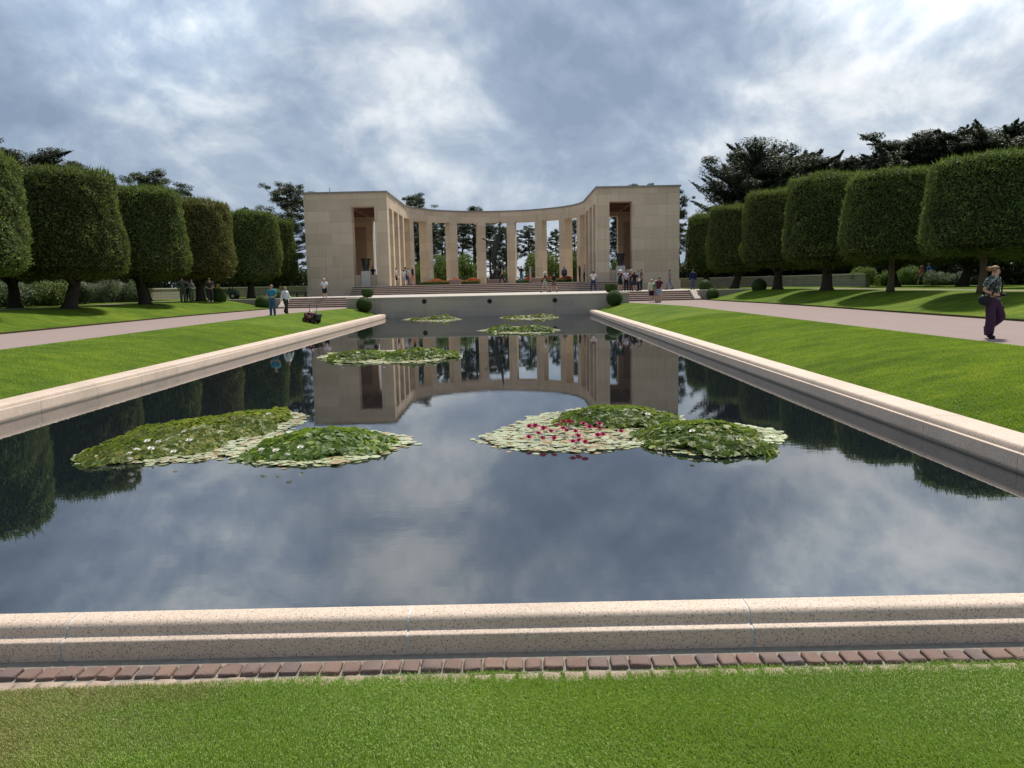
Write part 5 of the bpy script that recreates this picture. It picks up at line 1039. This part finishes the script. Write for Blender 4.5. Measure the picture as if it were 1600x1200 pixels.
# ------------------------------------------------------------------ mower on the slope, cart under the trees
q = at(487, 508, z=.30); mw = empty('lawn_mower', (q.x, q.y, gz(q.x, q.y) - .02), R(-20), 'small dark red mower with two upright black levers on the left grass slope', 'mower')
mw.rotation_euler = (0, R(8), R(-12)); mw.scale = (.84, .84, .84)
red = pmat('dark_red_paint', (.16, .018, .022), .4, .5, .25, 8); blkp = cmat((.014, .014, .014), .5)
b = MB(); b.box(-.34, .22, -.35, .35, .22, .52, .05); b.box(-.22, .16, -.25, .25, .52, .68, .05); b.box(-.42, -.30, -.3, .3, .15, .60, .03); b.build('body', red, mw, angle=50)
b = MB(); b.sphere((-.05, -.1, .70), .10, 10, (1.2, 1, .6)); b.tube([(-.2, -.28, .60), (-.05, -.32, .66), (.14, -.28, .60)], .025, 6); b.box(-.10, .08, -.37, -.30, .30, .48, .01); b.build('engine', pmat('engine_metal', (.25, .23, .21), .4, .5, .3, 12, .7), mw, smooth=True)
b = MB(); b.add([(.20, -.34, .62), (.52, -.34, .60), (.42, -.34, .22), (.22, -.34, .18), (.20, .34, .62), (.52, .34, .60), (.42, .34, .22), (.22, .34, .18)], [(0, 1, 2, 3), (7, 6, 5, 4), (0, 4, 5, 1), (1, 5, 6, 2), (2, 6, 7, 3), (3, 7, 4, 0)]); b.build('grass_box', blkp, mw)
for (x, y, r_) in ((-.28, -.36, .17), (.26, -.36, .17), (-.28, .36, .17), (.26, .36, .17)):
    b = MB(); b.tube([(x, y-.05, r_), (x, y+.05, r_)], [r_, r_], 18); w = b.build('wheel', blkp, mw, angle=40); MB().tube([(x, y-.06, r_), (x, y+.06, r_)], [.07, .07], 12).build('rim', red, w)
for x in (-.26, .22):
    b = MB(); b.tube([(x, .1, .45), (x, .1, 1.12)], .014, 6); b.sphere((x, .1, 1.10), .035, 8, (1.4, 1, .7)); b.tube([(x, .1, 1.1), (x, .1, 1.2)], [.02, .004], 6); b.build('lever', blkp, mw)
q = at(348, 458, y=66); ct = empty('utility_cart', (q.x, 66, 1.45), R(8), 'dark green utility cart with a pale roof parked under the left trees', 'vehicle')
grn = pmat('dark_green_paint', (.012, .045, .025), .35, .5, .2, 6)
b = MB(); b.box(-1.25, .55, -.65, .65, .40, .75, .06); b.add([(.55, -.62, .40), (1.3, -.5, .40), (1.25, -.5, .72), (.55, -.62, .95), (.55, .62, .40), (1.3, .5, .40), (1.25, .5, .72), (.55, .62, .95)], [(0, 1, 2, 3), (7, 6, 5, 4), (0, 4, 5, 1), (1, 5, 6, 2), (2, 6, 7, 3), (3, 7, 4, 0)]); b.build('body', grn, ct, angle=40)
b = MB(); b.box(-1.3, -.35, -.68, .68, .75, 1.02, .03); b.build('cargo_bed', grn, ct)
b = MB(); b.box(-.3, .2, -.55, .55, .75, .92, .05); b.box(-.38, -.28, -.55, .55, .85, 1.35, .04); b.build('seat', cmat((.30, .24, .05), .6), ct)
b = MB(); b.box(-.5, .65, -.66, .66, 1.83, 1.90, .03); b.build('roof', pmat('pale_roof', (.55, .57, .55), .4, .5, .1, 4), ct)
b = MB()
for x in (-.42, .58):
    for y in (-.6, .6): b.tube([(x + (.15 if x > 0 else 0), y, .8), (x, y, 1.84)], .025, 6)
b.build('roof_frame', blkp, ct)
for x in (-.85, .95):
    for y in (-.6, .6):
        b = MB(); b.tube([(x, y-.12, .29), (x, y+.12, .29)], [.29, .29], 18); w = b.build('wheel', blkp, ct, angle=40); MB().tube([(x, y-.13, .29), (x, y+.13, .29)], [.13, .13], 12).build('rim', cmat((.4, .38, .2)), w)
